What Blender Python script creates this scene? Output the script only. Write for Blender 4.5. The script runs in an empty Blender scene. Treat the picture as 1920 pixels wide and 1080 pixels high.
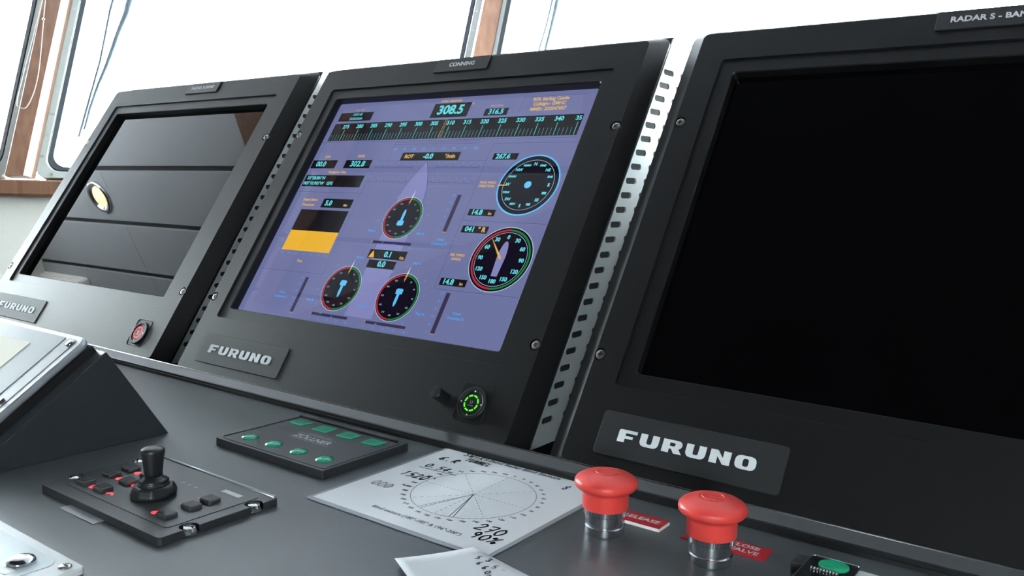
import bpy, bmesh, math, random
from mathutils import Vector, Matrix
random.seed(7)
S = bpy.context.scene
COL = S.collection
PI = math.pi
DESK = 0.85            # height of the console worktop
Z0 = 1.055             # height of the middle of the screens

# ---------------------------------------------------------------- camera
cam_d = bpy.data.cameras.new('camera')
cam_d.sensor_width = 36.0
cam_d.lens = 29.3975
cam_d.clip_start = 0.02
cam = bpy.data.objects.new('camera', cam_d)
COL.objects.link(cam)
_r = ((0.80791, 0.58879, 0.02459), (-0.08544, 0.07575, 0.99346), (0.58307, -0.80473, 0.11151))
cam.matrix_world = Matrix.Translation((0.63313, -0.66359, 1.06461)) @ Matrix(_r).transposed().to_4x4()
S.camera = cam

# ---------------------------------------------------------------- sky, exposure
W = bpy.data.worlds.new('overcast_sky')
S.world = W
W.use_nodes = True
_nt = W.node_tree
bg = _nt.nodes['Background']
bg.inputs['Strength'].default_value = 84.0
_tc = _nt.nodes.new('ShaderNodeTexCoord')
_sx = _nt.nodes.new('ShaderNodeSeparateXYZ')
_cr = _nt.nodes.new('ShaderNodeValToRGB')      # sea below the horizon, bright overcast above
_mr = _nt.nodes.new('ShaderNodeMapRange')
_mr.inputs['From Min'].default_value = -1.0
_cr.color_ramp.elements[0].position = 0.49
_cr.color_ramp.elements[0].color = (0.25, 0.28, 0.30, 1)
_cr.color_ramp.elements[1].position = 0.505
_cr.color_ramp.elements[1].color = (0.84, 0.965, 1.0, 1)
_nt.links.new(_tc.outputs['Generated'], _sx.inputs[0])
_nt.links.new(_sx.outputs['Z'], _mr.inputs['Value'])
_nt.links.new(_mr.outputs[0], _cr.inputs[0])
_nt.links.new(_cr.outputs[0], bg.inputs['Color'])
S.view_settings.view_transform = 'Standard'
S.view_settings.look = 'None'
S.view_settings.gamma = 1.0
S.view_settings.use_curve_mapping = False
S.view_settings.exposure = 0.0

# ---------------------------------------------------------------- materials
def mat(name, col, rough=0.5, metal=0.0, spec=0.5, emit=None, estr=1.0, bump=0.0, bscale=800.0, coat=0.0, var=0.0, vscale=30.0, ior=1.5):
    m = bpy.data.materials.new(name)
    m.use_nodes = True
    nt = m.node_tree
    b = nt.nodes['Principled BSDF']
    b.inputs['Base Color'].default_value = (*col, 1)
    b.inputs['Roughness'].default_value = rough
    b.inputs['Metallic'].default_value = metal
    b.inputs['Specular IOR Level'].default_value = spec
    b.inputs['IOR'].default_value = ior
    b.inputs['Coat Weight'].default_value = coat
    if emit:
        b.inputs['Emission Color'].default_value = (*emit, 1)
        b.inputs['Emission Strength'].default_value = estr
    if bump or var:
        tc = nt.nodes.new('ShaderNodeTexCoord')
    if bump:
        n = nt.nodes.new('ShaderNodeTexNoise')
        n.inputs['Scale'].default_value = bscale
        n.inputs['Detail'].default_value = 3
        nt.links.new(tc.outputs['Object'], n.inputs['Vector'])
        bp = nt.nodes.new('ShaderNodeBump')
        bp.inputs['Strength'].default_value = bump
        bp.inputs['Distance'].default_value = 0.0006
        nt.links.new(n.outputs['Fac'], bp.inputs['Height'])
        nt.links.new(bp.outputs['Normal'], b.inputs['Normal'])
    if var:
        n2 = nt.nodes.new('ShaderNodeTexNoise')
        n2.inputs['Scale'].default_value = vscale
        n2.inputs['Detail'].default_value = 4
        nt.links.new(tc.outputs['Object'], n2.inputs['Vector'])
        mx = nt.nodes.new('ShaderNodeMix')
        mx.data_type = 'RGBA'
        mx.inputs['A'].default_value = (*[c * (1 - var) for c in col], 1)
        mx.inputs['B'].default_value = (*[min(1, c * (1 + var)) for c in col], 1)
        nt.links.new(n2.outputs['Fac'], mx.inputs['Factor'])
        nt.links.new(mx.outputs['Result'], b.inputs['Base Color'])
    return m

def emat(name, col, s=1.0):
    m = bpy.data.materials.new(name)
    m.use_nodes = True
    nt = m.node_tree
    nt.nodes.clear()
    o = nt.nodes.new('ShaderNodeOutputMaterial')
    e = nt.nodes.new('ShaderNodeEmission')
    e.inputs['Color'].default_value = (*col, 1)
    e.inputs['Strength'].default_value = s
    nt.links.new(e.outputs[0], o.inputs[0])
    return m

def glassmat(name, r0=0.02, tint=(1, 1, 1), rough=0.0):
    """clear sheet: each face mirrors r0 of the light head on, more at a slant"""
    m = bpy.data.materials.new(name)
    m.use_nodes = True
    nt = m.node_tree
    nt.nodes.clear()
    o = nt.nodes.new('ShaderNodeOutputMaterial')
    mx = nt.nodes.new('ShaderNodeMixShader')
    lw = nt.nodes.new('ShaderNodeLayerWeight')
    lw.inputs['Blend'].default_value = 0.5
    pw = nt.nodes.new('ShaderNodeMath'); pw.operation = 'POWER'; pw.inputs[1].default_value = 5.0
    ma = nt.nodes.new('ShaderNodeMath'); ma.operation = 'MULTIPLY_ADD'
    ma.inputs[1].default_value = 0.5; ma.inputs[2].default_value = r0
    t = nt.nodes.new('ShaderNodeBsdfTransparent')
    t.inputs['Color'].default_value = (*tint, 1)
    g = nt.nodes.new('ShaderNodeBsdfGlossy')
    g.inputs['Roughness'].default_value = rough
    nt.links.new(lw.outputs['Facing'], pw.inputs[0])
    nt.links.new(pw.outputs[0], ma.inputs[0])
    nt.links.new(ma.outputs[0], mx.inputs[0])
    nt.links.new(t.outputs[0], mx.inputs[1])
    nt.links.new(g.outputs[0], mx.inputs[2])
    nt.links.new(mx.outputs[0], o.inputs[0])
    return m

def woodmat(name, c1, c2):
    m = mat(name, c1, rough=0.38)
    nt = m.node_tree
    tc = nt.nodes.new('ShaderNodeTexCoord')
    mp = nt.nodes.new('ShaderNodeMapping')
    mp.inputs['Scale'].default_value = (30, 30, 2.0)
    n = nt.nodes.new('ShaderNodeTexNoise')
    n.inputs['Scale'].default_value = 2.0
    n.inputs['Detail'].default_value = 6
    r = nt.nodes.new('ShaderNodeValToRGB')
    r.color_ramp.elements[0].color = (*c1, 1)
    r.color_ramp.elements[0].position = 0.3
    r.color_ramp.elements[1].color = (*c2, 1)
    r.color_ramp.elements[1].position = 0.7
    nt.links.new(tc.outputs['Object'], mp.inputs['Vector'])
    nt.links.new(mp.outputs[0], n.inputs['Vector'])
    nt.links.new(n.outputs['Fac'], r.inputs['Fac'])
    nt.links.new(r.outputs[0], nt.nodes['Principled BSDF'].inputs['Base Color'])
    return m

M = dict(
    bezel=mat('bezel_black_paint', (0.0045, 0.0043, 0.0048), rough=0.42, spec=0.44, bump=0.06, bscale=2500),
    badge=mat('badge_plastic', (0.016, 0.0165, 0.017), rough=0.55),
    badgetext=mat('badge_silver_print', (0.72, 0.75, 0.76), rough=0.5),
    plate=mat('engraved_plate_black', (0.02, 0.02, 0.022), rough=0.4),
    platetext=mat('engraved_white', (0.62, 0.6, 0.62), rough=0.6),
    black=mat('flat_black', (0.004, 0.004, 0.005), rough=0.6),
    gblack=mat('gloss_black', (0.006, 0.006, 0.007), rough=0.2),
    lcd=mat('lcd_off', (0.0015, 0.0012, 0.0016), rough=0.5, spec=0.1),
    blackglass=mat('black_display_glass', (0.0012, 0.001, 0.0013), rough=0.015),
    glass=glassmat('display_cover_glass', 0.036),
    chrome=mat('chrome', (0.82, 0.83, 0.85), rough=0.16, metal=1.0),
    collar=mat('nickel_collar', (0.72, 0.74, 0.77), rough=0.20, metal=1.0),
    steel=mat('screw_steel', (0.45, 0.43, 0.40), rough=0.3, metal=1.0),
    vent=mat('brushed_aluminium', (0.60, 0.63, 0.64), rough=0.36, metal=0.7),
    desk=mat('worktop_grey_laminate', (0.060, 0.068, 0.073), rough=0.38, spec=1.0, bump=0.10, bscale=1800, var=0.06, vscale=9),
    trim=mat('worktop_trim', (0.014, 0.015, 0.017), rough=0.30, spec=0.6),
    leather=mat('textured_black_vinyl', (0.028, 0.033, 0.037), rough=0.34, bump=1.0, bscale=700),
    panel=mat('panel_black_plastic', (0.022, 0.024, 0.026), rough=0.36, spec=0.9),
    membrane=mat('membrane_black', (0.024, 0.027, 0.029), rough=0.36, spec=0.9),
    key=mat('key_black', (0.045, 0.048, 0.05), rough=0.2),
    rubber=mat('joystick_rubber', (0.010, 0.011, 0.012), rough=0.42),
    redled=mat('red_indicator', (0.2, 0.01, 0.01), emit=(1.0, 0.03, 0.04), estr=3.0),
    dimled=mat('dim_red_indicator', (0.3, 0.1, 0.1), emit=(1.0, 0.15, 0.15), estr=0.25),
    greenled=mat('green_ring_light', (0.01, 0.2, 0.01), emit=(0.12, 1.0, 0.03), estr=1.1),
    redring=mat('red_ring_light', (0.2, 0.01, 0.01), emit=(1.0, 0.012, 0.03), estr=4.0),
    greenkey=mat('green_translucent_key', (0.010, 0.30, 0.17), rough=0.22, coat=0.4),
    greenbtn=mat('green_button_lens', (0.005, 0.30, 0.15), rough=0.35, emit=(0.0, 0.5, 0.22), estr=0.12),
    greyprint=mat('white_print', (0.55, 0.57, 0.58), rough=0.5),
    red=mat('red_plastic', (0.80, 0.060, 0.052), rough=0.42),
    redlabel=mat('red_engraved_label', (0.42, 0.010, 0.018), rough=0.35),
    white=mat('white_label_core', (0.8, 0.8, 0.78), rough=0.5),
    paper=mat('paper_white', (0.76, 0.77, 0.80), rough=0.6),
    lamin=glassmat('laminate_film', 0.02, rough=0.15),
    lamedge=mat('laminate_edge', (0.35, 0.37, 0.39), rough=0.25),
    ink=mat('black_marker', (0.012, 0.012, 0.014), rough=0.6),
    print=mat('printed_grey', (0.10, 0.10, 0.11), rough=0.6),
    pencil=mat('pencil_grey', (0.30, 0.30, 0.32), rough=0.6),
    blue=mat('blue_pen', (0.06, 0.07, 0.32), rough=0.6),
    tape=mat('grey_label_tape', (0.42, 0.42, 0.45), rough=0.45),
    alu=mat('white_enamel_panel', (0.80, 0.82, 0.82), rough=0.28),
    alu2=mat('white_enamel_inset', (0.55, 0.62, 0.64), rough=0.3),
    dispframe=mat('display_frame_grey', (0.16, 0.18, 0.19), rough=0.28, spec=0.35),
    dispsilver=mat('display_edge_silver', (0.45, 0.48, 0.50), rough=0.3, metal=0.6),
    palelcd=mat('pale_lcd', (0.10, 0.105, 0.095), rough=0.5, spec=0.08, emit=(0.80, 0.86, 0.72), estr=0.55),
    wood=woodmat('varnished_wood', (0.150, 0.070, 0.042), (0.215, 0.110, 0.066)),
    frame=mat('white_window_frame', (0.34, 0.37, 0.35), rough=0.4),
    gasket=mat('window_gasket', (0.016, 0.022, 0.028), rough=0.5),
    winglass=glassmat('window_glass', 0.02),
    wall=mat('cream_wall_panel', (0.80, 0.78, 0.72), rough=0.55, var=0.03, vscale=4),
    header=mat('grey_window_header', (0.22, 0.22, 0.21), rough=0.6),
    ceil=mat('ceiling_panel', (0.44, 0.45, 0.46), rough=0.55),
    joint=mat('ceiling_joint', (0.03, 0.03, 0.03), rough=0.7),
    floor=mat('floor_vinyl', (0.025, 0.027, 0.03), rough=0.5, var=0.1, vscale=6),
    dark=mat('dark_bulkhead', (0.015, 0.015, 0.016), rough=0.6),
    bulb=mat('lamp_glow', (1, 0.8, 0.5), emit=(1.0, 0.72, 0.36), estr=9.0),
    cord=mat('blind_cord', (0.45, 0.38, 0.33), rough=0.5),
    wiper=mat('wiper_grey', (0.03, 0.05, 0.065), rough=0.4),
    fixture=mat('fixture_white', (0.92, 0.89, 0.84), rough=0.5),
)
# what the centre screen shows
G = dict(
    bg=emat('screen_blue_grey', (0.165, 0.185, 0.375)),
    hull=emat('screen_hull', (0.24, 0.25, 0.52)),
    box=emat('screen_box', (0.010, 0.008, 0.012)),
    dial=emat('screen_dial', (0.0065, 0.004, 0.013)),
    bar=emat('screen_bar', (0.045, 0.035, 0.085)),
    line=emat('screen_line', (0.085, 0.09, 0.22)),
    lineb=emat('screen_line_light', (0.21, 0.23, 0.48)),
    cyan=emat('screen_cyan', (0.13, 0.72, 0.80)),
    blue=emat('screen_light_blue', (0.08, 0.36, 0.85)),
    ring=emat('screen_ring_blue', (0.12, 0.55, 0.95)),
    pale=emat('screen_pale', (0.45, 0.62, 0.80)),
    amber=emat('screen_amber', (0.72, 0.44, 0.12)),
    yellow=emat('screen_yellow', (0.88, 0.48, 0.04)),
    red=emat('screen_red', (0.50, 0.030, 0.045)),
    green=emat('screen_green', (0.015, 0.22, 0.05)),
    tick=emat('screen_tick', (0.12, 0.33, 0.36)),
    white=emat('screen_white', (0.75, 0.78, 0.85)),
)

# ---------------------------------------------------------------- helpers
def tag(o, label=None, cat=None, group=None, kind=None):
    if label: o['label'] = label
    if cat: o['category'] = cat
    if group: o['group'] = group
    if kind: o['kind'] = kind
    return o

def thing(name, label, cat, loc=(0, 0, 0), rot=None, group=None):
    o = bpy.data.objects.new(name, None)
    COL.objects.link(o)
    o.empty_display_size = 0.02
    o.location = loc
    if rot is not None: o.rotation_euler = rot
    return tag(o, label, cat, group)

def link(name, me, mats, parent=None, smooth=False):
    if not isinstance(mats, (list, tuple)): mats = [mats]
    for m in mats: me.materials.append(m)
    o = bpy.data.objects.new(name, me)
    COL.objects.link(o)
    if parent is not None: o.parent = parent
    if smooth:
        for p in me.polygons: p.use_smooth = True
    return o

def frombm(name, bm, mats, parent=None, smooth=False, normals=True):
    if normals: bmesh.ops.recalc_face_normals(bm, faces=bm.faces[:])
    me = bpy.data.meshes.new(name)
    bm.to_mesh(me)
    bm.free()
    return link(name, me, mats, parent, smooth)

def autosmooth(o, deg=35):
    for p in o.data.polygons: p.use_smooth = True
    es = o.data.edges
    bm = bmesh.new(); bm.from_mesh(o.data)
    for e in bm.edges:
        if len(e.link_faces) == 2:
            e.smooth = e.calc_face_angle(0) < math.radians(deg)
    bm.to_mesh(o.data); bm.free()
    return o

def bevel(o, w, seg=2, ang=30):
    m = o.modifiers.new('bevel', 'BEVEL')
    m.width = w; m.segments = seg; m.limit_method = 'ANGLE'; m.angle_limit = math.radians(ang)
    m.harden_normals = False
    return o

def abox(bm, c, s, mi=0, R=None):
    vs = []
    for i in (-1, 1):
        for j in (-1, 1):
            for k in (-1, 1):
                v = Vector((i * s[0] / 2, j * s[1] / 2, k * s[2] / 2))
                if R is not None: v = R @ v
                vs.append(bm.verts.new(v + Vector(c)))
    for f in ((0, 1, 3, 2), (4, 6, 7, 5), (0, 4, 5, 1), (2, 3, 7, 6), (0, 2, 6, 4), (1, 5, 7, 3)):
        fc = bm.faces.new([vs[i] for i in f]); fc.material_index = mi
    return vs

def bb(bm, x0, x1, y0, y1, z0, z1, mi=0):
    return abox(bm, ((x0 + x1) / 2, (y0 + y1) / 2, (z0 + z1) / 2), (x1 - x0, y1 - y0, z1 - z0), mi)

def lathe(bm, prof, n=48, c=(0, 0, 0), mi=0, axis='Z', lobes=None):
    rings = []
    for r, z in prof:
        ring = []
        for i in range(n):
            a = 2 * PI * i / n
            rr = r
            if lobes and z >= lobes[0] and z <= lobes[1]: rr = r * (1 + lobes[2] * (1 if i % 2 else -1))
            p = (rr * math.cos(a), rr * math.sin(a), z)
            ring.append(bm.verts.new((p[0] + c[0], p[1] + c[1], p[2] + c[2])))
        rings.append(ring)
    for a, b in zip(rings, rings[1:]):
        for i in range(n):
            f = bm.faces.new((a[i], a[(i + 1) % n], b[(i + 1) % n], b[i])); f.material_index = mi
    for ring in (rings[0], rings[-1]):
        f = bm.faces.new(ring); f.material_index = mi
    return rings

def rrect(x0, x1, y0, y1, r, seg=4):
    out = []
    for cx, cy, a0 in ((x1 - r, y1 - r, 0), (x0 + r, y1 - r, 90), (x0 + r, y0 + r, 180), (x1 - r, y0 + r, 270)):
        for i in range(seg + 1):
            a = math.radians(a0 + 90 * i / seg)
            out.append((cx + r * math.cos(a), cy + r * math.sin(a)))
    return out

def loops(bm, ls, mi=0, cap0=False, cap1=False):
    """bridge a list of closed 3-D loops with the same number of points"""
    R = [[bm.verts.new(p) for p in l] for l in ls]
    n = len(R[0])
    for a, b in zip(R, R[1:]):
        for i in range(n):
            f = bm.faces.new((a[i], a[(i + 1) % n], b[(i + 1) % n], b[i])); f.material_index = mi
    if cap0: bm.faces.new(R[0]).material_index = mi
    if cap1: bm.faces.new(R[-1]).material_index = mi
    return R

def slab(bm, x0, x1, y0, y1, z0, z1, r=0.002, seg=4, mi=0, inset=0.0):
    l = rrect(x0, x1, y0, y1, r, seg)
    ls = [[(x, y, z0) for x, y in l], [(x, y, z1 - inset) for x, y in l]]
    if inset:
        l2 = rrect(x0 + inset, x1 - inset, y0 + inset, y1 - inset, max(r - inset, 0.0003), seg)
        ls.append([(x, y, z1) for x, y in l2])
    loops(bm, ls, mi, True, True)

def prism(bm, poly, axis, a0, a1, mi=0):
    """poly: 2-D points on the two other axes, in order"""
    def P(p, a):
        return {'X': (a, p[0], p[1]), 'Y': (p[0], a, p[1]), 'Z': (p[0], p[1], a)}[axis]
    loops(bm, [[P(p, a0) for p in poly], [P(p, a1) for p in poly]], mi, True, True)

def tube(bm, pts, r, n=8, mi=0, closed=False):
    pts = [Vector(p) for p in pts]
    rings = []
    N = len(pts)
    for i, p in enumerate(pts):
        a = pts[(i - 1) % N] if (closed or i > 0) else p
        b = pts[(i + 1) % N] if (closed or i < N - 1) else p
        t = (b - a).normalized()
        u = t.cross(Vector((0.13, 0.31, 0.94)))
        if u.length < 1e-4: u = t.cross(Vector((1, 0, 0)))
        u.normalize(); v = t.cross(u)
        rr = r[i] if isinstance(r, (list, tuple)) else r
        rings.append([bm.verts.new(p + u * rr * math.cos(2 * PI * k / n) + v * rr * math.sin(2 * PI * k / n)) for k in range(n)])
    pr = list(zip(rings, rings[1:])) + ([(rings[-1], rings[0])] if closed else [])
    for a, b in pr:
        for k in range(n):
            bm.faces.new((a[k], a[(k + 1) % n], b[(k + 1) % n], b[k])).material_index = mi
    if not closed:
        bm.faces.new(rings[0]).material_index = mi
        bm.faces.new(rings[-1]).material_index = mi

def smoothpath(pts, n=8):
    out = []
    P = [Vector(p) for p in pts]
    for i in range(len(P) - 1):
        a = P[max(i - 1, 0)]; b = P[i]; c = P[i + 1]; d = P[min(i + 2, len(P) - 1)]
        for k in range(n):
            t = k / n
            out.append(0.5 * ((2 * b) + (c - a) * t + (2 * a - 5 * b + 4 * c - d) * t * t + (3 * b - a - 3 * c + d) * t ** 3))
    out.append(P[-1])
    return out

def curve_mesh(cu):
    o = bpy.data.objects.new('tmp', cu)
    COL.objects.link(o)
    dg = bpy.context.evaluated_depsgraph_get()
    me = bpy.data.meshes.new_from_object(o.evaluated_get(dg))
    bpy.data.objects.remove(o)
    bpy.data.curves.remove(cu)
    return me

def text_mesh(s, size, align='CENTER', bold=0.0, shear=0.0, ext=0.0, spacing=1.0):
    cu = bpy.data.curves.new('t', 'FONT')
    cu.body = s; cu.size = size; cu.align_x = align; cu.align_y = 'CENTER'
    cu.offset = bold * 1.4; cu.shear = shear; cu.extrude = ext; cu.space_character = spacing
    cu.resolution_u = 3
    return curve_mesh(cu)

def flat_mesh(ls, ext=0.0):
    """2-D outlines with holes (even-odd)"""
    cu = bpy.data.curves.new('f', 'CURVE')
    cu.dimensions = '2D'; cu.fill_mode = 'BOTH'; cu.extrude = ext
    for l in ls:
        sp = cu.splines.new('POLY')
        sp.points.add(len(l) - 1)
        for p, q in zip(sp.points, l): p.co = (q[0], q[1], 0, 1)
        sp.use_cyclic_u = True
    return curve_mesh(cu)

def addmesh(bm, me, off=(0, 0, 0), mi=0, sx=1.0):
    n0 = len(bm.verts); f0 = len(bm.faces)
    bm.from_mesh(me)
    bm.verts.ensure_lookup_table(); bm.faces.ensure_lookup_table()
    for v in bm.verts[n0:]:
        v.co = Vector((v.co.x * sx, v.co.y, v.co.z)) + Vector(off)
    for f in bm.faces[f0:]: f.material_index = mi
    bpy.data.meshes.remove(me)

class Flat:
    """flat artwork on one surface, z = layer height"""
    def __init__(s, mats, z):
        s.bm = bmesh.new(); s.mats = mats; s.z = z; s.n = 0
    def m(s, k): return s.mats.index(k)
    def poly(s, pts, k, dz=0.0):
        f = s.bm.faces.new([s.bm.verts.new((x, y, s.z + dz)) for x, y in pts]); f.material_index = s.m(k)
        if f.normal.z < 0 or f.calc_area() and (f.normal_update() or f.normal.z < 0): f.normal_flip()
    def rect(s, x0, x1, y0, y1, k, dz=0.0):
        s.poly([(x0, y0), (x1, y0), (x1, y1), (x0, y1)], k, dz)
    def line(s, x0, y0, x1, y1, w, k, dz=0.0):
        d = Vector((x1 - x0, y1 - y0)); d.normalize(); p = Vector((-d.y, d.x)) * w / 2
        s.poly([(x0 - p.x, y0 - p.y), (x1 - p.x, y1 - p.y), (x1 + p.x, y1 + p.y), (x0 + p.x, y0 + p.y)], k, dz)
    def frame(s, x0, x1, y0, y1, w, k, dz=0.0):
        s.line(x0, y0, x1, y0, w, k, dz); s.line(x0, y1, x1, y1, w, k, dz)
        s.line(x0, y0, x0, y1, w, k, dz); s.line(x1, y0, x1, y1, w, k, dz)
    def ring(s, cx, cy, r0, r1, k, a0=0, a1=360, dz=0.0, n=64):
        n = max(3, int(n * abs(a1 - a0) / 360))
        for i in range(n):
            p, q = (math.radians(a0 + (a1 - a0) * j / n) for j in (i, i + 1))
            s.poly([(cx + r0 * math.cos(p), cy + r0 * math.sin(p)), (cx + r1 * math.cos(p), cy + r1 * math.sin(p)),
                    (cx + r1 * math.cos(q), cy + r1 * math.sin(q)), (cx + r0 * math.cos(q), cy + r0 * math.sin(q))], k, dz)
    def disc(s, cx, cy, r, k, dz=0.0, n=48):
        s.poly([(cx + r * math.cos(2 * PI * i / n), cy + r * math.sin(2 * PI * i / n)) for i in range(n)], k, dz)
    def text(s, t, cx, cy, size, k, dz=0.0, bold=0.0, align='CENTER', shear=0.0, spacing=1.0, sx=1.0):
        addmesh(s.bm, text_mesh(t, size, align, bold, shear, 0.0, spacing), (cx, cy, s.z + dz), s.m(k), sx)
    def stroke(s, pts, w, k, dz=0.0):
        for (a, b) in zip(pts, pts[1:]):
            if (Vector(a) - Vector(b)).length > 1e-6:
                d = (Vector(b) - Vector(a)).normalized() * w * 0.3
                s.line(a[0] - d.x, a[1] - d.y, b[0] + d.x, b[1] + d.y, w, k, dz)
    def build(s, name, parent, lib):
        for f in s.bm.faces:
            f.normal_update()
            if f.normal.z < 0: f.normal_flip()
        return frombm(name, s.bm, [lib[k] for k in s.mats], parent, normals=False)

def boolean_cut(o, cutters):
    for c in cutters:
        m = o.modifiers.new('cut', 'BOOLEAN'); m.operation = 'DIFFERENCE'; m.object = c; m.solver = 'EXACT'
    dg = bpy.context.evaluated_depsgraph_get()
    me = bpy.data.meshes.new_from_object(o.evaluated_get(dg))
    o.modifiers.clear()
    old = o.data; o.data = me
    bpy.data.meshes.remove(old)
    for c in cutters: bpy.data.objects.remove(c)

def settle(root, k, dz):
    """trim a control panel to its measured size and height"""
    for ch in root.children_recursive:
        for v in ch.data.vertices:
            v.co.x *= k; v.co.y *= k
            if v.co.z > 0.003: v.co.z -= dz
# ================================================================ SETTING
w2 = Vector((0.7217, 0.6922, 0)); o2 = Vector((-0.6922, 0.7217, 0))
PL = Vector((-2.527, 0.721, 0.022 + Z0))
SILL = PL.z
HW_ = 0.97             # how tall the windows are
PLb = PL + w2 * 0.006;  PLt = PLb + Vector((-0.090, 0.273, 0.966)) * HW_
PCb = PL + w2 * 1.542;  PCt = PCb + Vector((-0.037, 0.323, 0.966)) * HW_
PRb = Vector((2.6, PCb.y, SILL)); PRt = PRb + Vector((0.0, 0.323, 0.966)) * HW_
PXb = PL - w2 * 1.9;    PXt = PXb + Vector((-0.16, 0.20, 0.966)) * HW_
CE = 2.2
BL = Vector((-4.6, -3.0, 0)); BR = Vector((2.6, -3.0, 0))
inside = Vector((-0.3, -0.8, 1.5))

def struct(o):
    o['kind'] = 'structure'
    return o

# floor and ceiling
bm = bmesh.new()
fp = [(BL.x, BL.y), (BR.x, BR.y), (PRb.x, PRb.y), (PCb.x, PCb.y), (PLb.x, PLb.y), (PXb.x, PXb.y)]
loops(bm, [[(x, y, -0.05) for x, y in fp], [(x, y, 0) for x, y in fp]], 0, True, True)
struct(frombm('floor', bm, M['floor']))
bm = bmesh.new()
y = -3.05 + 0.0
edges = [-0.438 - 0.2645 * k for k in range(10, -10, -1)]
for a, b in zip(edges, edges[1:]):
    if a < -3.2 or b > 2.4: continue
    xs = [-5.2, -2.98, -0.78, 1.42, 3.0]
    for x0, x1 in zip(xs, xs[1:]):
        bb(bm, x0 + 0.0012, x1 - 0.0012, a + 0.013, b - 0.013, CE, CE + 0.02, 0)
bb(bm, -5.2, 3.0, -3.2, 2.4, CE + 0.012, CE + 0.06, 1)
struct(frombm('ceiling', bm, [M['ceil'], M['joint']]))

def hb(name, b0, b1, z0, z1, m, th=0.05):
    """upright wall panel between two plan points"""
    bm = bmesh.new()
    d = (b1 - b0).normalized(); n = Vector((-d.y, d.x, 0))
    mid = (b0 + b1) / 2
    if n.dot(inside - mid) > 0: n = -n
    l = [(b0.x, b0.y), (b1.x, b1.y), (b1.x + n.x * th, b1.y + n.y * th), (b0.x + n.x * th, b0.y + n.y * th)]
    loops(bm, [[(x, y, z0) for x, y in l], [(x, y, z1) for x, y in l]], 0, True, True)
    return struct(frombm(name, bm, m))
hb('wall_front', PCb, PRb, 0, SILL - 0.062, M['wall'])
hb('wall_front_left', PLb, PCb, 0, SILL - 0.062, M['wall'])
hb('wall_left_front', PXb, PLb, 0, SILL - 0.062, M['wall'])
hb('wall_left', BL, Vector((PXb.x, PXb.y, 0)), 0, CE, M['wall'])
RAb = Vector((1.75, -3.0, SILL)); RBb = Vector((2.42, -3.0, SILL))
RAt = RAb + Vector((0, -0.02, 0.966)) * HW_; RBt = RBb + Vector((0, -0.02, 0.966)) * HW_
hb('wall_back', BL, Vector((1.75, -3.0, 0)), 0, CE, M['dark'])
hb('wall_back_corner', Vector((2.42, -3.0, 0)), BR, 0, CE, M['dark'])
hb('wall_back_window', RAb, RBb, 0, SILL - 0.062, M['dark'])
hb('wall_right', BR, Vector((PRb.x, PRb.y, 0)), 0, CE, M['dark'])

def sheet(name, quad, m, th=0.05, inward=False):
    bm = bmesh.new()
    a, b, c, d = quad
    n = (b - a).cross(d - a).normalized()
    if n.dot(inside - a) > 0: n = -n
    if inward: n = -n
    loops(bm, [list(quad), [p + n * th for p in quad]], 0, True, True)
    return struct(frombm(name, bm, m))

segs = [(PXb, PXt, PLb, PLt), (PLb, PLt, PCb, PCt), (PCb, PCt, PRb, PRt), (RAb, RAt, RBb, RBt)]
k = 0
for i, (b0, t0, b1, t1) in enumerate(segs):
    # header above the windows
    e0 = t0 + (t0 - b0) * 0.20; e1 = t1 + (t1 - b1) * 0.20
    sheet('wall_header_' + ('left_front', 'front_left', 'front', 'back')[i], (t0 + (t0 - b0) * 0.0, t1, e1, e0), M['header'])
# posts
def post(idx, b, t, wl, wr, d, depth=0.05):
    bm = bmesh.new()
    n = d.cross(t - b).normalized()
    if n.dot(inside - b) < 0: n = -n
    ax = t - b
    lo = b - ax * 0.002; hi = b + ax * 1.20
    def sec(p):
        return [p + d * wl + n * 0.005, p + d * (wr + 0.004) - n * 0.0, p + d * wr + n * (depth * 0.45), p + d * (wr - 0.016) + n * depth, p + d * (wl + 0.003) + n * depth, p + d * wl + n * (depth - 0.004)]
    loops(bm, [sec(lo), sec(hi)], 0, True, True)
    o = struct(frombm('trim_%d' % idx, bm, M['wood']))
    return o
dX = (PLb - PXb).normalized()
post(1, PLb, PLt, -0.038, 0.040, w2)
post(2, PCb, PCt, -0.042, 0.044, w2)
post(3, PXb, PXt, -0.040, 0.040, w2)
post(4, PRb, PRt, -0.060, 0.02, Vector((1, 0, 0)))
# sill ledge under the windows
for i, (b0, t0, b1, t1) in enumerate(segs):
    bm = bmesh.new()
    d = (b1 - b0).normalized(); n = Vector((d.y, -d.x, 0))
    if n.dot(inside - b0) < 0: n = -n
    sec = [(-0.06, -0.004), (0.062, -0.004), (0.066, -0.008), (0.066, -0.052), (0.058, -0.062), (-0.06, -0.062)]
    loops(bm, [[p + n * a + Vector((0, 0, z)) for a, z in sec] for p in (b0, b1)], 0, True, True)
    struct(frombm('trim_%d' % (11 + i), bm, M['wood']))
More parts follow.
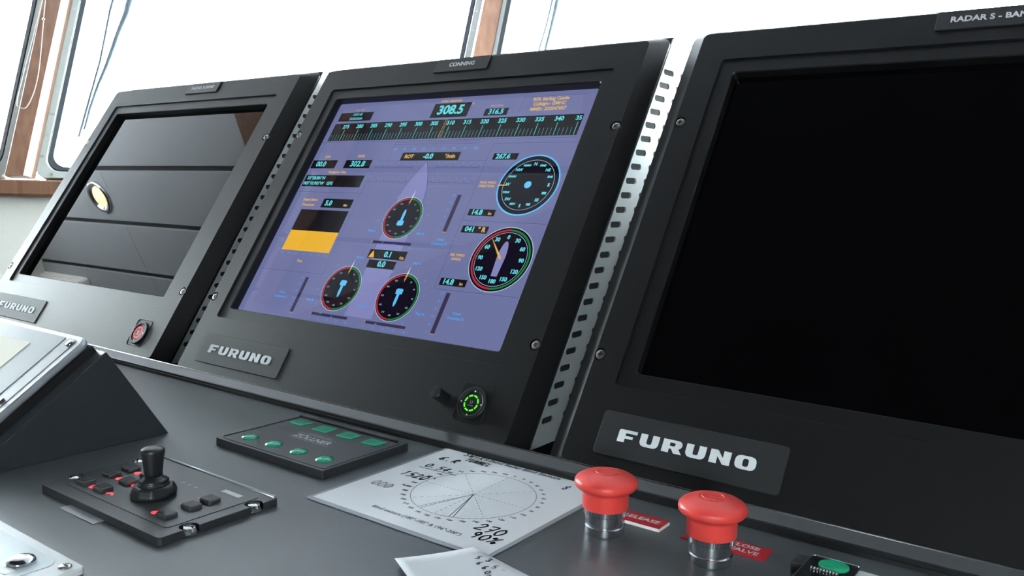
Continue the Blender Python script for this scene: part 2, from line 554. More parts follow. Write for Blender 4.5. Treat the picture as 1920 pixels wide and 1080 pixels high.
# windows: rounded white flange, gasket and pane
def window(idx, b0, t0, b1, t1):
    d = (b1 - b0).normalized()
    B0, B1, T0, T1 = b0 + d * 0.046, b1 - d * 0.046, t0 + d * 0.046, t1 - d * 0.046
    L = (B1 - B0).length; H = (T0 - B0).length
    n = d.cross(t0 - b0).normalized()
    if n.dot(inside - b0) < 0: n = -n
    def P(x, y, off=0.0):
        a = x / L; h = y / H
        return (B0 * (1 - a) + B1 * a) * (1 - h) + (T0 * (1 - a) + T1 * a) * h + n * off
    def L3(i, r, off): return [P(x, y, off) for x, y in rrect(i, L - i, i, H - i, r, 8)]
    bm = bmesh.new()
    loops(bm, [L3(0.001, 0.035, -0.03), L3(0.001, 0.035, 0.012), L3(0.003, 0.034, 0.014), L3(0.024, 0.055, 0.014), L3(0.026, 0.055, 0.012), L3(0.026, 0.055, -0.03)])
    fr = struct(frombm('window_%d' % idx, bm, M['frame']))
    bm = bmesh.new()
    loops(bm, [L3(0.0262, 0.055, 0.006), L3(0.030, 0.055, 0.013), L3(0.044, 0.052, 0.008), L3(0.046, 0.052, -0.03)])
    frombm('gasket', bm, M['gasket'], fr)
    bm = bmesh.new()
    loops(bm, [L3(0.036, 0.05, -0.014), L3(0.036, 0.05, -0.008)], 0, True, True)
    frombm('pane', bm, M['winglass'], fr)
    bm = bmesh.new()
    for s in range(1, int(L / 0.055)):
        for yy in (0.0135,):
            c = P(s * 0.055, yy, 0.014)
            vs = [c + d * 0.004 * math.cos(a * PI / 4) + (t0 - b0).normalized() * 0.004 * math.sin(a * PI / 4) for a in range(8)]
            loops(bm, [vs, [v + n * 0.002 for v in vs]], 0, True, True)
    for s in range(1, int(H / 0.08)):
        for xx in (0.0135, L - 0.0135):
            c = P(xx, s * 0.08, 0.014)
            vs = [c + d * 0.004 * math.cos(a * PI / 4) + (t0 - b0).normalized() * 0.004 * math.sin(a * PI / 4) for a in range(8)]
            loops(bm, [vs, [v + n * 0.002 for v in vs]], 0, True, True)
    frombm('frame_screws', bm, M['steel'], fr)['kind'] = 'stuff'
    return P, n
PA = []
for i, sgm in enumerate(segs): PA.append(window(i + 1, *sgm))

# blind cord hanging on the left post
upA = (PLt - PLb).normalized()
nA = w2.cross(PLt - PLb).normalized()
if nA.dot(inside - PLb) < 0: nA = -nA
lean = o2 * math.sin(math.radians(15)) + Vector((0, 0, math.cos(math.radians(15))))
def WA(s, h, off=0.06): return PL + w2 * s + lean * h + nA * off
cd = thing('blind_cord', 'thin looped pull cord with a bead hanging against the left wooden window post', 'cord', WA(0.03, 0.24))
base = cd.location.copy()
pts = [(0.085, 0.98), (0.065, 0.676), (0.062, 0.572), (0.060, 0.402), (0.050, 0.307), (0.028, 0.243), (0.004, 0.242), (-0.004, 0.265), (0.012, 0.386), (0.056, 0.675), (0.080, 0.98)]
bm = bmesh.new()
tube(bm, [p - base for p in smoothpath([WA(s, h) for s, h in pts], 6)], 0.0016, 6)
frombm('cord_loop', bm, M['cord'], cd, True)
bm = bmesh.new()
bmesh.ops.create_uvsphere(bm, u_segments=12, v_segments=8, radius=0.005, matrix=Matrix.Translation(WA(0.062, 0.572) - base))
frombm('cord_bead', bm, M['chrome'], cd, True)

# window wipers outside
def wiper(label, arm, blade, off):
    P, n = off
    t = thing('window_wiper', label, 'wiper', arm[-1])
    b = t.location.copy()
    bm = bmesh.new(); tube(bm, [Vector(p) - b for p in arm], [0.015 - 0.011 * i / (len(arm) - 1) for i in range(len(arm))], 8)
    frombm('wiper_arm', bm, M['wiper'], t, True)
    bm = bmesh.new(); tube(bm, [Vector(p) - b for p in blade], 0.005, 6)
    frombm('wiper_blade', bm, M['wiper'], t, True)
wiper('slim grey window wiper outside the window right of the left wooden post',
      [WA(s, h, -0.10) for s, h in ((0.345, 1.0), (0.29, 0.688), (0.265, 0.603), (0.232, 0.478), (0.205, 0.395), (0.180, 0.30), (0.165, 0.22))],
      [WA(s, h, -0.10) for s, h in ((0.285, 1.0), (0.228, 0.686), (0.205, 0.491), (0.168, 0.299), (0.148, 0.191))], PA[1])
wiper('bluish grey window wiper outside the window right of the middle wooden post',
      [PL + w2 * s + lean * h for s, h in ((2.0, 1.0), (1.948, 0.79), (1.925, 0.69), (1.895, 0.58), (1.86, 0.40))],
      [PL + w2 * s + lean * h for s, h in ((1.97, 1.0), (1.925, 0.786), (1.90, 0.68), (1.868, 0.574), (1.83, 0.40))], PA[2])

# downlight and ceiling box seen mirrored in the left screen
dl = thing('ceiling_downlight', 'round recessed ceiling downlight with a glowing warm lamp, mirrored in the left dark screen', 'lamp', (-3.08, -0.573, CE))
bm = bmesh.new()
lathe(bm, [(0.075, 0.0), (0.078, -0.006), (0.072, -0.012), (0.060, -0.010), (0.050, 0.0)], 40)
frombm('trim_ring', bm, M['chrome'], dl, True)
bm = bmesh.new()
lathe(bm, [(0.050, -0.002), (0.044, -0.006), (0.02, -0.010), (0.004, -0.011)], 32)
frombm('lamp_bulb', bm, M['bulb'], dl, True)
ld = bpy.data.lights.new('downlight_lamp', 'SPOT'); ld.energy = 6; ld.color = (1, 0.8, 0.55); ld.spot_size = 2.2; ld.shadow_soft_size = 0.04
lo = bpy.data.objects.new('downlight_lamp', ld); COL.objects.link(lo); lo.location = (-3.08, -0.573, CE - 0.03)
lo.parent = dl; lo.location = (0, 0, -0.03)
bx = thing('ceiling_speaker', 'long ribbed white box under the ceiling, mirrored low in the left screen', 'speaker', (-3.84, -1.09, CE))
bm = bmesh.new()
bb(bm, -0.25, 0.25, -0.07, 0.055, -0.075, 0)
bevel(frombm('box_body', bm, M['fixture'], bx), 0.006)
bm = bmesh.new()
for q in range(4): bb(bm, -0.245, 0.245, 0.053, 0.060, -0.052 + q * 0.013, -0.046 + q * 0.013)
frombm('grille', bm, M['fixture'], bx)

# added dark slab out of view, blackens reflections in the middle and right screens
oc = thing('added_dark_slab', 'dark overhead console with a wooden edge, mirrored in the middle and right screens', 'console', (0.3, -1.2, CE))
pl_ = [(-0.38, -0.14), (-0.52, -0.50), (-1.25, -0.78), (-2.05, -1.10), (-2.05, -2.4), (2.3, -2.4), (2.3, -0.14)]
bm = bmesh.new()
prism(bm, [(x - 0.3, y + 1.2) for x, y in pl_], 'Z', -0.06, 0.0)
frombm('body_block', bm, M['black'], oc)
bm = bmesh.new()
pe = [(-0.40, -0.12), (-0.55, -0.50), (-1.27, -0.77), (-2.08, -1.08), (-2.08, -2.42), (-2.05, -2.42), (-2.05, -1.10), (-1.25, -0.80), (-0.50, -0.54), (-0.34, -0.12)]
prism(bm, [(x - 0.3, y + 1.2) for x, y in pe], 'Z', -0.066, -0.0605)
frombm('wooden_edge', bm, M['wood'], oc)
# wooden battens on the ceiling, mirrored at the top left of the middle screen and top right of the left one
for k_, pb_ in enumerate(([(-1.33, -0.05), (-1.25, -0.05), (-1.27, -0.30), (-2.12, -1.02), (-2.20, -1.00), (-1.35, -0.29)], [(-1.84, -0.05), (-1.45, -0.05), (-1.45, -0.34), (-1.86, -0.34)])):
    bm = bmesh.new(); prism(bm, pb_, 'Z', CE - 0.03, CE)
    struct(frombm('trim_%d' % (8 + k_), bm, M['wood']))

# ================================================================ MONITORS
ALPHA = math.radians(32.5)
RX = PI / 2 - ALPHA
FUR = {
 'F': [[(0, 0), (.58, 0), (.58, .31), (1.22, .31), (1.22, .53), (.58, .53), (.58, .75), (1.5, .75), (1.5, 1), (.15, 1), (.04, .96), (0, .86)]],
 'U': [[(0, 1), (0, .36), (.05, .19), (.17, .06), (.38, 0), (1.12, 0), (1.33, .06), (1.45, .19), (1.5, .36), (1.5, 1), (.96, 1), (.96, .36), (.92, .27), (.84, .24), (.66, .24), (.58, .27), (.54, .36), (.54, 1)]],
 'R': [[(0, 0), (.54, 0), (.54, .32), (.72, .32), (.96, 0), (1.58, 0), (1.27, .37), (1.42, .47), (1.5, .62), (1.5, .76), (1.43, .90), (1.3, .98), (1.12, 1), (0, 1)], [(.54, .52), (.54, .80), (.86, .80), (.96, .76), (.99, .66), (.96, .56), (.86, .52)]],
 'N': [[(0, 0), (.54, 0), (.54, .56), (1.0, 0), (1.5, 0), (1.5, 1), (.96, 1), (.96, .46), (.52, 1), (0, 1)]],
 'O': [[(.4, 0), (1.1, 0), (1.33, .06), (1.45, .19), (1.5, .36), (1.5, .64), (1.45, .81), (1.33, .94), (1.1, 1), (.4, 1), (.17, .94), (.05, .81), (0, .64), (0, .36), (.05, .19), (.17, .06)], [(.54, .34), (.54, .66), (.58, .75), (.66, .79), (.84, .79), (.92, .75), (.96, .66), (.96, .34), (.92, .25), (.84, .21), (.66, .21), (.58, .25)]],
}
def brand(parent):
    bm = bmesh.new()
    h = 0.0098; wd = 0.0152; gap = 0.0033
    x = -0.1872
    for ch in 'FURUNO':
        ls = [[(x + px / 1.5 * wd, -0.2087 + py * h) for px, py in l] for l in FUR[ch]]
        addmesh(bm, flat_mesh(ls, 0.0002), (0, 0, 0.0011))
        x += wd + gap
    return frombm('brand_lettering', bm, M['badgetext'], parent, normals=False)

OPN = (-0.1909, 0.1975, -0.1514, 0.1487)
DSP = (-0.1912, 0.1893, -0.1476, 0.1486)

def monitor(label, px, plate_x, plate_text, text_x, lit, ring, extra_rot=0.0, extra_off=(0, 0, 0)):
    t = thing('console_monitor', label, 'monitor', (px + extra_off[0], 0, Z0), (RX, 0, 0), 'monitors in a row on the bridge console')
    if extra_rot:
        Rm = Matrix.Rotation(RX, 4, 'X') @ Matrix.Rotation(extra_rot, 4, 'Z')
        t.rotation_euler = Rm.to_euler()
        t.location = Vector((px, 0, Z0)) + Matrix.Rotation(RX, 3, 'X') @ Vector(extra_off)
    # --- bezel
    def rr(x0, x1, y0, y1, r, z): return [(x, y, z) for x, y in rrect(x0, x1, y0, y1, r, 5)]
    bm = bmesh.new()
    loops(bm, [rr(-.2525, .2488, -.243, .2150, .010, -.0225), rr(-.2525, .2488, -.243, .2150, .010, -.0200),
               rr(-.2305, .2388, -.232, .1955, .006, 0.0),
               rr(-.2049, .2103, -.1652, .1632, .004, 0.0), rr(-.2042, .2096, -.1645, .1625, .004, -.002),
               rr(OPN[0] - .0008, OPN[1] + .0008, OPN[2] - .0008, OPN[3] + .0008, .003, -.002),
               rr(OPN[0], OPN[1], OPN[2], OPN[3], .003, -.003), rr(OPN[0], OPN[1], OPN[2], OPN[3], .003, -.0135),
               rr(OPN[0] - .004, OPN[1] + .004, OPN[2] - .004, OPN[3] + .004, .003, -.0135), rr(OPN[0] - .005, OPN[1] + .005, OPN[2] - .005, OPN[3] + .005, .003, -.0225),
               rr(-.2525, .2488, -.243, .2150, .010, -.0225)])
    bmesh.ops.remove_doubles(bm, verts=bm.verts[:], dist=1e-6)
    bez = frombm('bezel', bm, M['bezel'], None)
    scr = [(.2342, .0912), (.2335, -.1408), (-.2256, .0925), (-.2262, -.1412)]
    cutters = []
    for (x, y) in scr:
        b2 = bmesh.new(); lathe(b2, [(0.0056, -0.0045), (0.0056, 0.01)], 24, (x, y, 0))
        c = frombm('cutter', b2, M['bezel']); cutters.append(c)
    if not lit: pass
    boolean_cut(bez, cutters)
    bez.parent = t
    bevel(bez, 0.0009, 2, 28)
    # --- screws
    for (x, y) in scr:
        b2 = bmesh.new()
        lathe(b2, [(0.0044, -0.0044), (0.0044, -0.0012), (0.0038, -0.0002), (0.0022, 0.0002)], 24, (x, y, 0))
        a = random.uniform(0, 1.5)
        R = Matrix.Rotation(a, 3, 'Z')
        abox(b2, (x, y, 0.0002), (0.0046, 0.0011, 0.0005), 1, R); abox(b2, (x, y, 0.0002), (0.0011, 0.0046, 0.0005), 1, R)
        frombm('screw', b2, [M['steel'], M['black']], t)
    # --- display and its glass
    b2 = bmesh.new()
    bb(b2, DSP[0], DSP[1], DSP[2], DSP[3], -.0165, -.0121)
    bb(b2, OPN[0] - .003, OPN[1] + .003, OPN[2] - .003, OPN[3] + .003, -.020, -.0166, 1)
    disp = frombm('display_screen', b2, [G['bg'] if lit else M['lcd'], M['gblack']], t)
    b2 = bmesh.new()
    bb(b2, OPN[0] + .0005, OPN[1] - .0005, OPN[2] + .0005, OPN[3] - .0005, -.0112, -.0102)
    frombm('cover_glass', b2, M['glass'] if lit else M['blackglass'], t)
    # --- badge, name plate
    b2 = bmesh.new(); slab(b2, -.2045, -.0598, -.2213, -.1862, 0.0002, 0.0009, 0.003, 4, 0, 0.0004)
    bd = frombm('brand_badge', b2, M['badge'], t)
    brand(bd)
    b2 = bmesh.new(); slab(b2, plate_x, plate_x + .0798, .1760, .1950, 0.0001, 0.0018, 0.0008, 2, 0, 0.0004)
    np_ = frombm('name_plate', b2, M['plate'], t)
    b2 = bmesh.new()
    addmesh(b2, text_mesh(plate_text, 0.0078, 'CENTER', 0.00015, 0, 0.0001), (text_x, .1855, 0.0019))
    frombm('plate_lettering', b2, M['platetext'], np_, normals=False)
    # --- power button
    pb = (.1922, -.2033)
    b2 = bmesh.new()
    o_ = rrect(.1765, .2085, -.2205, -.1855, .004, 4); i_ = rrect(.1770, .2080, -.2200, -.1860, .0036, 4)
    loops(b2, [[(x, y, 0.0) for x, y in o_], [(x, y, 0.0005) for x, y in o_], [(x, y, 0.0005) for x, y in i_], [(x, y, 0.0001) for x, y in i_]])
    lathe(b2, [(0.0150, 0.0), (0.0150, 0.0012), (0.0142, 0.0020), (0.0118, 0.0020), (0.0112, 0.0012), (0.0004, 0.0012)], 40, (pb[0], pb[1], 0))
    p_ = frombm('power_button', b2, M['bezel'], t)
    bevel(autosmooth(p_), 0.0002, 1)
    f = Flat(['redring' if ring == 'red' else 'greenled', 'greyprint'], 0.0021)
    for q in range(8):
        a0 = q * 45 + 6
        f.ring(pb[0], pb[1], .0062, .0076, f.mats[0], a0, a0 + 34)
    ln = f.build('ring_light', p_, M)
    f = Flat(['greyprint'], 0.0022)
    for q in range(4):
        a0 = q * PI / 2
        f.disc(pb[0] + .0108 * math.cos(a0), pb[1] + .0108 * math.sin(a0), .0008, 'greyprint', 0, 10)
    f.ring(pb[0], pb[1] + .001, .0010, .0016, 'greyprint', -240, 60, 0, 16)
    f.text('POWER', pb[0], pb[1] - .0024, .0018, 'greyprint')
    f.build('button_print', p_, M)
    # --- housing with slotted side
    sa, ca = math.sin(ALPHA), math.cos(ALPHA)
    def loc(yw, zw):      # world (y,z) about the screen centre -> local (v, n)
        return (yw * sa + zw * ca, -yw * ca + zw * sa)
    front = [loc(0, 0)]
    def side_poly(n0, top, bot, back):
        # polygon in world y,z: front edge follows the tilt
        def at(v, n): return (v * sa - n * ca, v * ca + n * sa)
        a = at(0.19, n0); b = at(-0.25, n0)
        # slide along the tilted line to reach z
        def onz(z):
            k = (z - b[1]) / (a[1] - b[1]); return (b[0] + (a[0] - b[0]) * k, z)
        return [onz(top), (back, top), (back, bot), onz(bot)]
    b2 = bmesh.new()
    poly = [loc(*p) for p in side_poly(-0.030, 0.1685, -0.203, 0.30)]
    loops(b2, [[(x, v, n) for v, n in poly] for x in (-.2400, .2320)], 0, True, True)
    frombm('housing', b2, M['black'], t)
    outl = side_poly(-0.0226, 0.1702, -0.203, 0.298)
    holes = []
    for kk in range(-2, 22):
        zc = 0.1078 - 0.0138 * kk; yr = 0.1207 - 0.0090 * kk
        for col in range(3):
            y1 = yr + col * 0.0413; y0 = y1 - 0.0258
            if y1 > 0.29: continue
            # keep clear of the tilted front edge
            ye = ((zc + 0.0226 * sa) / ca) * sa + 0.0226 * ca
            y0 = max(y0, ye + 0.0030)
            r = 0.0029; l = []
            for q in range(9): l.append((y1 - r + r * math.cos(-PI / 2 + PI * q / 8), zc + r * math.sin(-PI / 2 + PI * q / 8)))
            for q in range(9): l.append((y0 + r + r * math.cos(PI / 2 + PI * q / 8), zc + r * math.sin(PI / 2 + PI * q / 8)))
            holes.append(l)
    me = flat_mesh([[p for p in outl]] + holes, 0.0008)
    b2 = bmesh.new(); b2.from_mesh(me); bpy.data.meshes.remove(me)
    for v in b2.verts:
        yy, zz, xx = v.co.x, v.co.y, v.co.z
        l = loc(yy, zz); v.co = Vector((0.2486 + xx, l[0], l[1]))
    frombm('vented_side', b2, M['vent'], t)
    b2 = bmesh.new()
    tp = side_poly(-0.0228, 0.1722, 0.1707, 0.30)
    tp = [loc(*p) for p in tp]
    loops(b2, [[(x, v, n) for v, n in tp] for x in (-.2430, .2496)], 0, True, True)
    frombm('top_cover', b2, M['bezel'], t)
    return t, disp

def extras(t):
    b2 = bmesh.new()
    lathe(b2, [(0.0055, 0.0), (0.0055, 0.0156), (0.0048, 0.0164), (0.0030, 0.0165)], 32, (.1618, -.2040, 0))
    autosmooth(frombm('brightness_knob', b2, M['rubber'], t))
    f = Flat(['black'], 0.0004)
    for q in range(6):
        xx = .1030 + q * .0018; hh = (.003, .0048, .0056, .0056, .0048, .003)[q]
        f.poly([(xx - .0005, -.2022 - hh), (xx + .0004, -.2022 - hh), (xx + .0005, -.2022 + hh), (xx - .0004, -.2022 + hh)], 'black')
    f.build('buzzer_slots', t, M)

PITCH = 0.5256
tL, _ = monitor('leftmost monitor, dark screen mirroring the ceiling, red ring on its power button', -PITCH, -.0170, 'RADAR X-BAND', .0232, False, 'red')
tC, disp = monitor('middle monitor with a lit blue screen of dials and readouts, green power ring', 0.0, -.0383, 'CONNING', .0020, True, 'green')
tR, _ = monitor('nearest monitor at right, blank black screen under a radar s-band name plate', PITCH, -.0287, 'RADAR S - BAND', .0115, False, 'green', -0.00835, (-0.0007, -0.0011, 0.0))
extras(tC)

# ---------------------------------------------------------------- conning picture on the middle screen
ZL = -0.0119
ALL = list(G.keys())
mm = 0.001
def page(): return Flat(ALL, ZL)
def rd(name, x0, x1, y0, y1, txt, size, col='cyan', extra=None, bold=0.00022, tx=None):
    f = page()
    f.rect(x0 * mm, x1 * mm, y0 * mm, y1 * mm, 'box')
    f.text(txt, ((x0 + x1) / 2 if tx is None else tx) * mm, (y0 + y1) / 2 * mm, size * mm, col, 1e-4, bold)
    if extra: extra(f)
    return f.build(name, disp, G)
# separators and panel outlines
f = page()
for x0, y0, x1, y1 in ((84, 81, 86, -94), (86, -14.3, 189, -14), (86, -94, 189, -93.6), (84, 82, 189, 82), (-79, 36, -79, -92), (-188, -93, -79, -92), (-188, 15, -79, 15),
                       (-61, 86, 64, 86), (-61, 83, 64, 83), (-61, 60, -61, 86), (101, 122, 101, 142), (101, 142.5, 180, 142.5), (-190, 88, 186, 88), (44, 60, 84, 60), (-75, 60, -42, 60)):
    f.line(x0 * mm, y0 * mm, x1 * mm, y1 * mm, 0.0006, 'line')
    f.line(x0 * mm + .0005, y0 * mm - .0006, x1 * mm + .0005, y1 * mm - .0006, 0.0004, 'lineb')
f.build('panel_outlines', disp, G)
# ship hull
f = page()
prof_ = [(19.3 * math.sin(PI / 2 * q / 12), 59 - 56 * q / 12) for q in range(0, 13)]
hull = [(1.5 + a, b) for a, b in prof_] + [(20.8, -136), (-18.2, -136)] + [(1.5 - a, b) for a, b in prof_[:0:-1]]
f.poly([(x * mm, y * mm) for x, y in hull], 'hull', 0.00002)
for (ax, ay), (bx_, by_) in zip(hull[:12], hull[1:13]): f.line(ax * mm, ay * mm, bx_ * mm, by_ * mm, 0.0005, 'bar', 0.00004)
f.build('ship_outline', disp, G)
# readouts
def hx(f):
    f.text('GYRO HEADING', -2.5 * mm, 143.3 * mm, 4.2 * mm, 'amber', 1e-4, .0001)
    f.ring(31.5 * mm, 138 * mm, .0008, .0014, 'amber', dz=1e-4, n=12)
rd('heading_readout', -26, 29, 120, 140.3, '308.5', 17.5, extra=hx, bold=0.0004)
rd('magnetic_heading_readout', 53, 85, 119.8, 129.5, '316.5', 9.5, extra=lambda f: f.text('MAG HDG', 67 * mm, 133 * mm, 3.8 * mm, 'amber', 1e-4))
f = page()
f.text('RFA Stirling Castle', 136 * mm, 138.6 * mm, 6.0 * mm, 'amber', 1e-4, .00015)
f.text('Callsign:- GMHC', 136.5 * mm, 132.3 * mm, 6.0 * mm, 'amber', 1e-4, .00015)
f.text('MMSI:- 232047057', 136.8 * mm, 125.5 * mm, 6.0 * mm, 'amber', 1e-4, .00015)
f.build('ship_name_block', disp, G)
f = page()
f.rect(-181 * mm, -123 * mm, 120.5 * mm, 133.6 * mm, 'box')
f.text('15:01:42', -150 * mm, 130.3 * mm, 5 * mm, 'cyan', 1e-4, .0001)
f.text('23/02/2024', -150 * mm, 123.8 * mm, 5 * mm, 'cyan', 1e-4, .0001)
f.text('UTC Time', -149 * mm, 137 * mm, 3.8 * mm, 'amber', 1e-4)
f.build('time_readout', disp, G)
# heading tape
f = page()
f.rect(-182 * mm, 184.5 * mm, 90.5 * mm, 117 * mm, 'box')
def tx(h): return -14.1 + (h - 305) * 4.87
h = 271
while True:
    x = tx(h)
    if x > 183: break
    if x > -181:
        big = abs(h % 5) < .01
        f.line(x * mm, 91.2 * mm, x * mm, (107 if big else 100.5) * mm, .0006, 'cyan' if big else 'tick', 1e-4)
        if big and h < 345: f.text('%d' % h, x * mm, 111.8 * mm, 7.6 * mm, 'cyan', 1e-4, .00018)
    h += 1
f.text('35', 180 * mm, 111.8 * mm, 7.6 * mm, 'cyan', 1e-4, .00018)
f.line(1.2 * mm, 91 * mm, 1.2 * mm, 117 * mm, .0004, 'amber', 1.5e-4); f.line(3.6 * mm, 91 * mm, 3.6 * mm, 117 * mm, .0004, 'amber', 1.5e-4)
f.build('heading_tape', disp, G)
# rate of turn
f = page()
for k_, v in enumerate(('-100', '-75', '-50', '-25', '0', '25', '50', '75', '100')):
    f.text(v, (-58 + 15 * k_) * mm, 76.2 * mm, 4.6 * mm, 'blue', 1e-4, .0001)
f.rect(-42 * mm, 44.5 * mm, 60.5 * mm, 71.6 * mm, 'box')
f.text('ROT', -30 * mm, 66 * mm, 6.6 * mm, 'amber', 1e-4, .00025)
f.text('-0.0', -1 * mm, 66 * mm, 9.2 * mm, 'cyan', 1e-4, .0003)
f.text('\u00b0/min', 31 * mm, 66 * mm, 7 * mm, 'amber', 1e-4, .0002)
f.line(1.5 * mm, 80 * mm, 1.5 * mm, 85 * mm, .0006, 'green', 1e-4)
f.build('rate_of_turn_readout', disp, G)
# lateral speed scales
for y0 in (56.5, 36.6):
    for sgn in (-1, 1):
        f = page()
        for q in range(6):
            x = sgn * (20 + 11.4 * q) if sgn > 0 else -(17 + 11.7 * q)
            f.text(str(q), x * mm, y0 * mm, 3.6 * mm, 'blue', 1e-4)
            f.rect((x - .25) * mm, (x + .25) * mm, (y0 - 4.5) * mm, (y0 - 2.6) * mm, 'bar', 1e-4)
        a, b = (sgn * 17, sgn * 79) if sgn > 0 else (-77, -16)
        f.rect(a * mm, b * mm, (y0 - 5.6) * mm, (y0 - 5.1) * mm, 'line', 1e-4)
        f.rect((17 if sgn > 0 else -17) * mm, (17.6 if sgn > 0 else -16.4) * mm, (y0 - 10) * mm, (y0 - 5.2) * mm, 'green' if sgn > 0 else 'red', 1e-4)
        f.rect(a * mm, b * mm, (y0 - 10.4) * mm, (y0 - 10) * mm, 'lineb', 1e-4)
        f.build('drift_scale', disp, G)
# speed, course, position
rd('speed_readout', -189, -145, 49.5, 61.5, '00.0', 10, extra=lambda f: f.text('SOG', -166 * mm, 66.5 * mm, 4.8 * mm, 'amber', 1e-4, .0001), tx=-172)
rd('course_readout', -130, -86, 50, 61.6, '302.8', 11, extra=lambda f: f.text('COG', -108 * mm, 67 * mm, 5.2 * mm, 'amber', 1e-4, .0002))
f = page()
f.text('Navigation Data', -136 * mm, 44 * mm, 4.8 * mm, 'amber', 1e-4, .00012)
f.rect(-188 * mm, -86.5 * mm, 23 * mm, 39.6 * mm, 'box')
f.text('53\u00b038.881\u2032N', -184 * mm, 35.2 * mm, 6.2 * mm, 'cyan', 1e-4, .00015, 'LEFT')
f.text('003\u00b010.903\u2032W   GPS', -187 * mm, 27.6 * mm, 6.2 * mm, 'cyan', 1e-4, .00015, 'LEFT')
f.build('position_readout', disp, G)
# depth
f = page()
f.text('Depth Below', -159 * mm, 4 * mm, 4.8 * mm, 'amber', 1e-4, .00012)
f.text('Transducer', -159 * mm, -3 * mm, 4.8 * mm, 'amber', 1e-4, .00012)
f.rect(-136 * mm, -85.5 * mm, -6 * mm, 6.3 * mm, 'box')
f.text('5.0', -125 * mm, 0 * mm, 9.5 * mm, 'cyan', 1e-4, .0003)
f.text('Mtr', -95 * mm, -2.2 * mm, 4.6 * mm, 'amber', 1e-4, .0001)
f.build('depth_readout', disp, G)
f = page()
f.rect(-167 * mm, -85 * mm, -38.5 * mm, -9.6 * mm, 'box')
f.rect(-167 * mm, -85 * mm, -65.4 * mm, -38.5 * mm, 'yellow', 1e-5)
for q, v in enumerate(('0', '2', '4', '6', '8', '10')): f.text(v, -172 * mm, (-10 - 11 * q) * mm, 4 * mm, 'blue', 1e-4)
for q in range(7): f.text(('15:00', '15:05', '14:50', '14:40', '14:30', '14:20', '14:10')[q], (-164 + 12.6 * q) * mm, -69.5 * mm, 3.2 * mm, 'blue', 1e-4)
f.text('Time', -126.5 * mm, -78.4 * mm, 4.4 * mm, 'amber', 1e-4, .0001)
f.build('depth_chart', disp, G)
# tunnel and azimuth thruster dials
def thruster(cx, cy, r, needle, flip, lab):
    f = page()
    f.disc(cx * mm, cy * mm, r * mm, 'pale', 3e-5)
    f.disc(cx * mm, cy * mm, (r - .7) * mm, 'dial', 5e-5)
    f.ring(cx * mm, cy * mm, (r - 3.3) * mm, (r - 1.6) * mm, 'red', 92, 268, 7e-5)
    f.ring(cx * mm, cy * mm, (r - 3.3) * mm, (r - 1.6) * mm, 'green', -90, 88, 7e-5)
    for q in range(12):
        a = math.radians(30 * q)
        f.text('%d' % (30 * q), (cx + (r - 7) * math.sin(a)) * mm, (cy + (r - 7) * math.cos(a)) * mm, 2.6 * mm, 'pale', 7e-5)
    s = 1 if flip else -1
    # stylised pod: nozzle block and tapering body
    f.poly([((cx - 4.4) * mm, (cy + s * 3.5) * mm), ((cx + 4.4) * mm, (cy + s * 3.5) * mm), ((cx + 4.8) * mm, (cy + s * 8.5) * mm), ((cx + 3) * mm, (cy + s * 9.8) * mm), ((cx - 3) * mm, (cy + s * 9.8) * mm), ((cx - 4.8) * mm, (cy + s * 8.5) * mm)], 'ring', 8e-5)
    f.poly([((cx - 1.8) * mm, (cy + s * 4) * mm), ((cx + 1.8) * mm, (cy + s * 4) * mm), ((cx + 1.9) * mm, (cy - s * 6) * mm), ((cx + 1.0) * mm, (cy - s * 10) * mm), ((cx) * mm, (cy - s * 11) * mm), ((cx - 1.0) * mm, (cy - s * 10) * mm), ((cx - 1.9) * mm, (cy - s * 6) * mm)], 'ring', 9e-5)
    a = math.radians(needle)
    def N(d, w): return ((cx + d * math.sin(a) + w * math.cos(a)) * mm, (cy + d * math.cos(a) - w * math.sin(a)) * mm)
    f.poly([N(r - 11, 0), N(r - 2, -1.0), N(r + 8, 0), N(r - 2, 1.0)], 'amber', 1.1e-4)
    f.poly([N(r - 1, -.9), N(r + 9, 0), N(r - 1, .9)], 'white', 1.2e-4)
    for q in range(24):
        a = math.radians(15 * q + 7)
        if q % 2: f.text('%d' % (q * 5), (cx + (r + 7) * math.sin(a)) * mm, (cy + (r + 7) * math.cos(a)) * mm, 3 * mm, 'blue', 7e-5)
    for tx_, ty in lab: f.text('Pitch %', tx_ * mm, ty * mm, 3.8 * mm, 'blue', 7e-5, .0001)
    f.build('thruster_dial', disp, G)
thruster(1.8, -14.8, 27, 3, False, [(-35, -33), (37, -33)])
thruster(-41.2, -105.9, 27.5, 3, True, [(-80, -124), (-34, -67), (1.5, -123)])
thruster(42.8, -108, 27.8, 2, True, [(82, -123), (50, -68)])
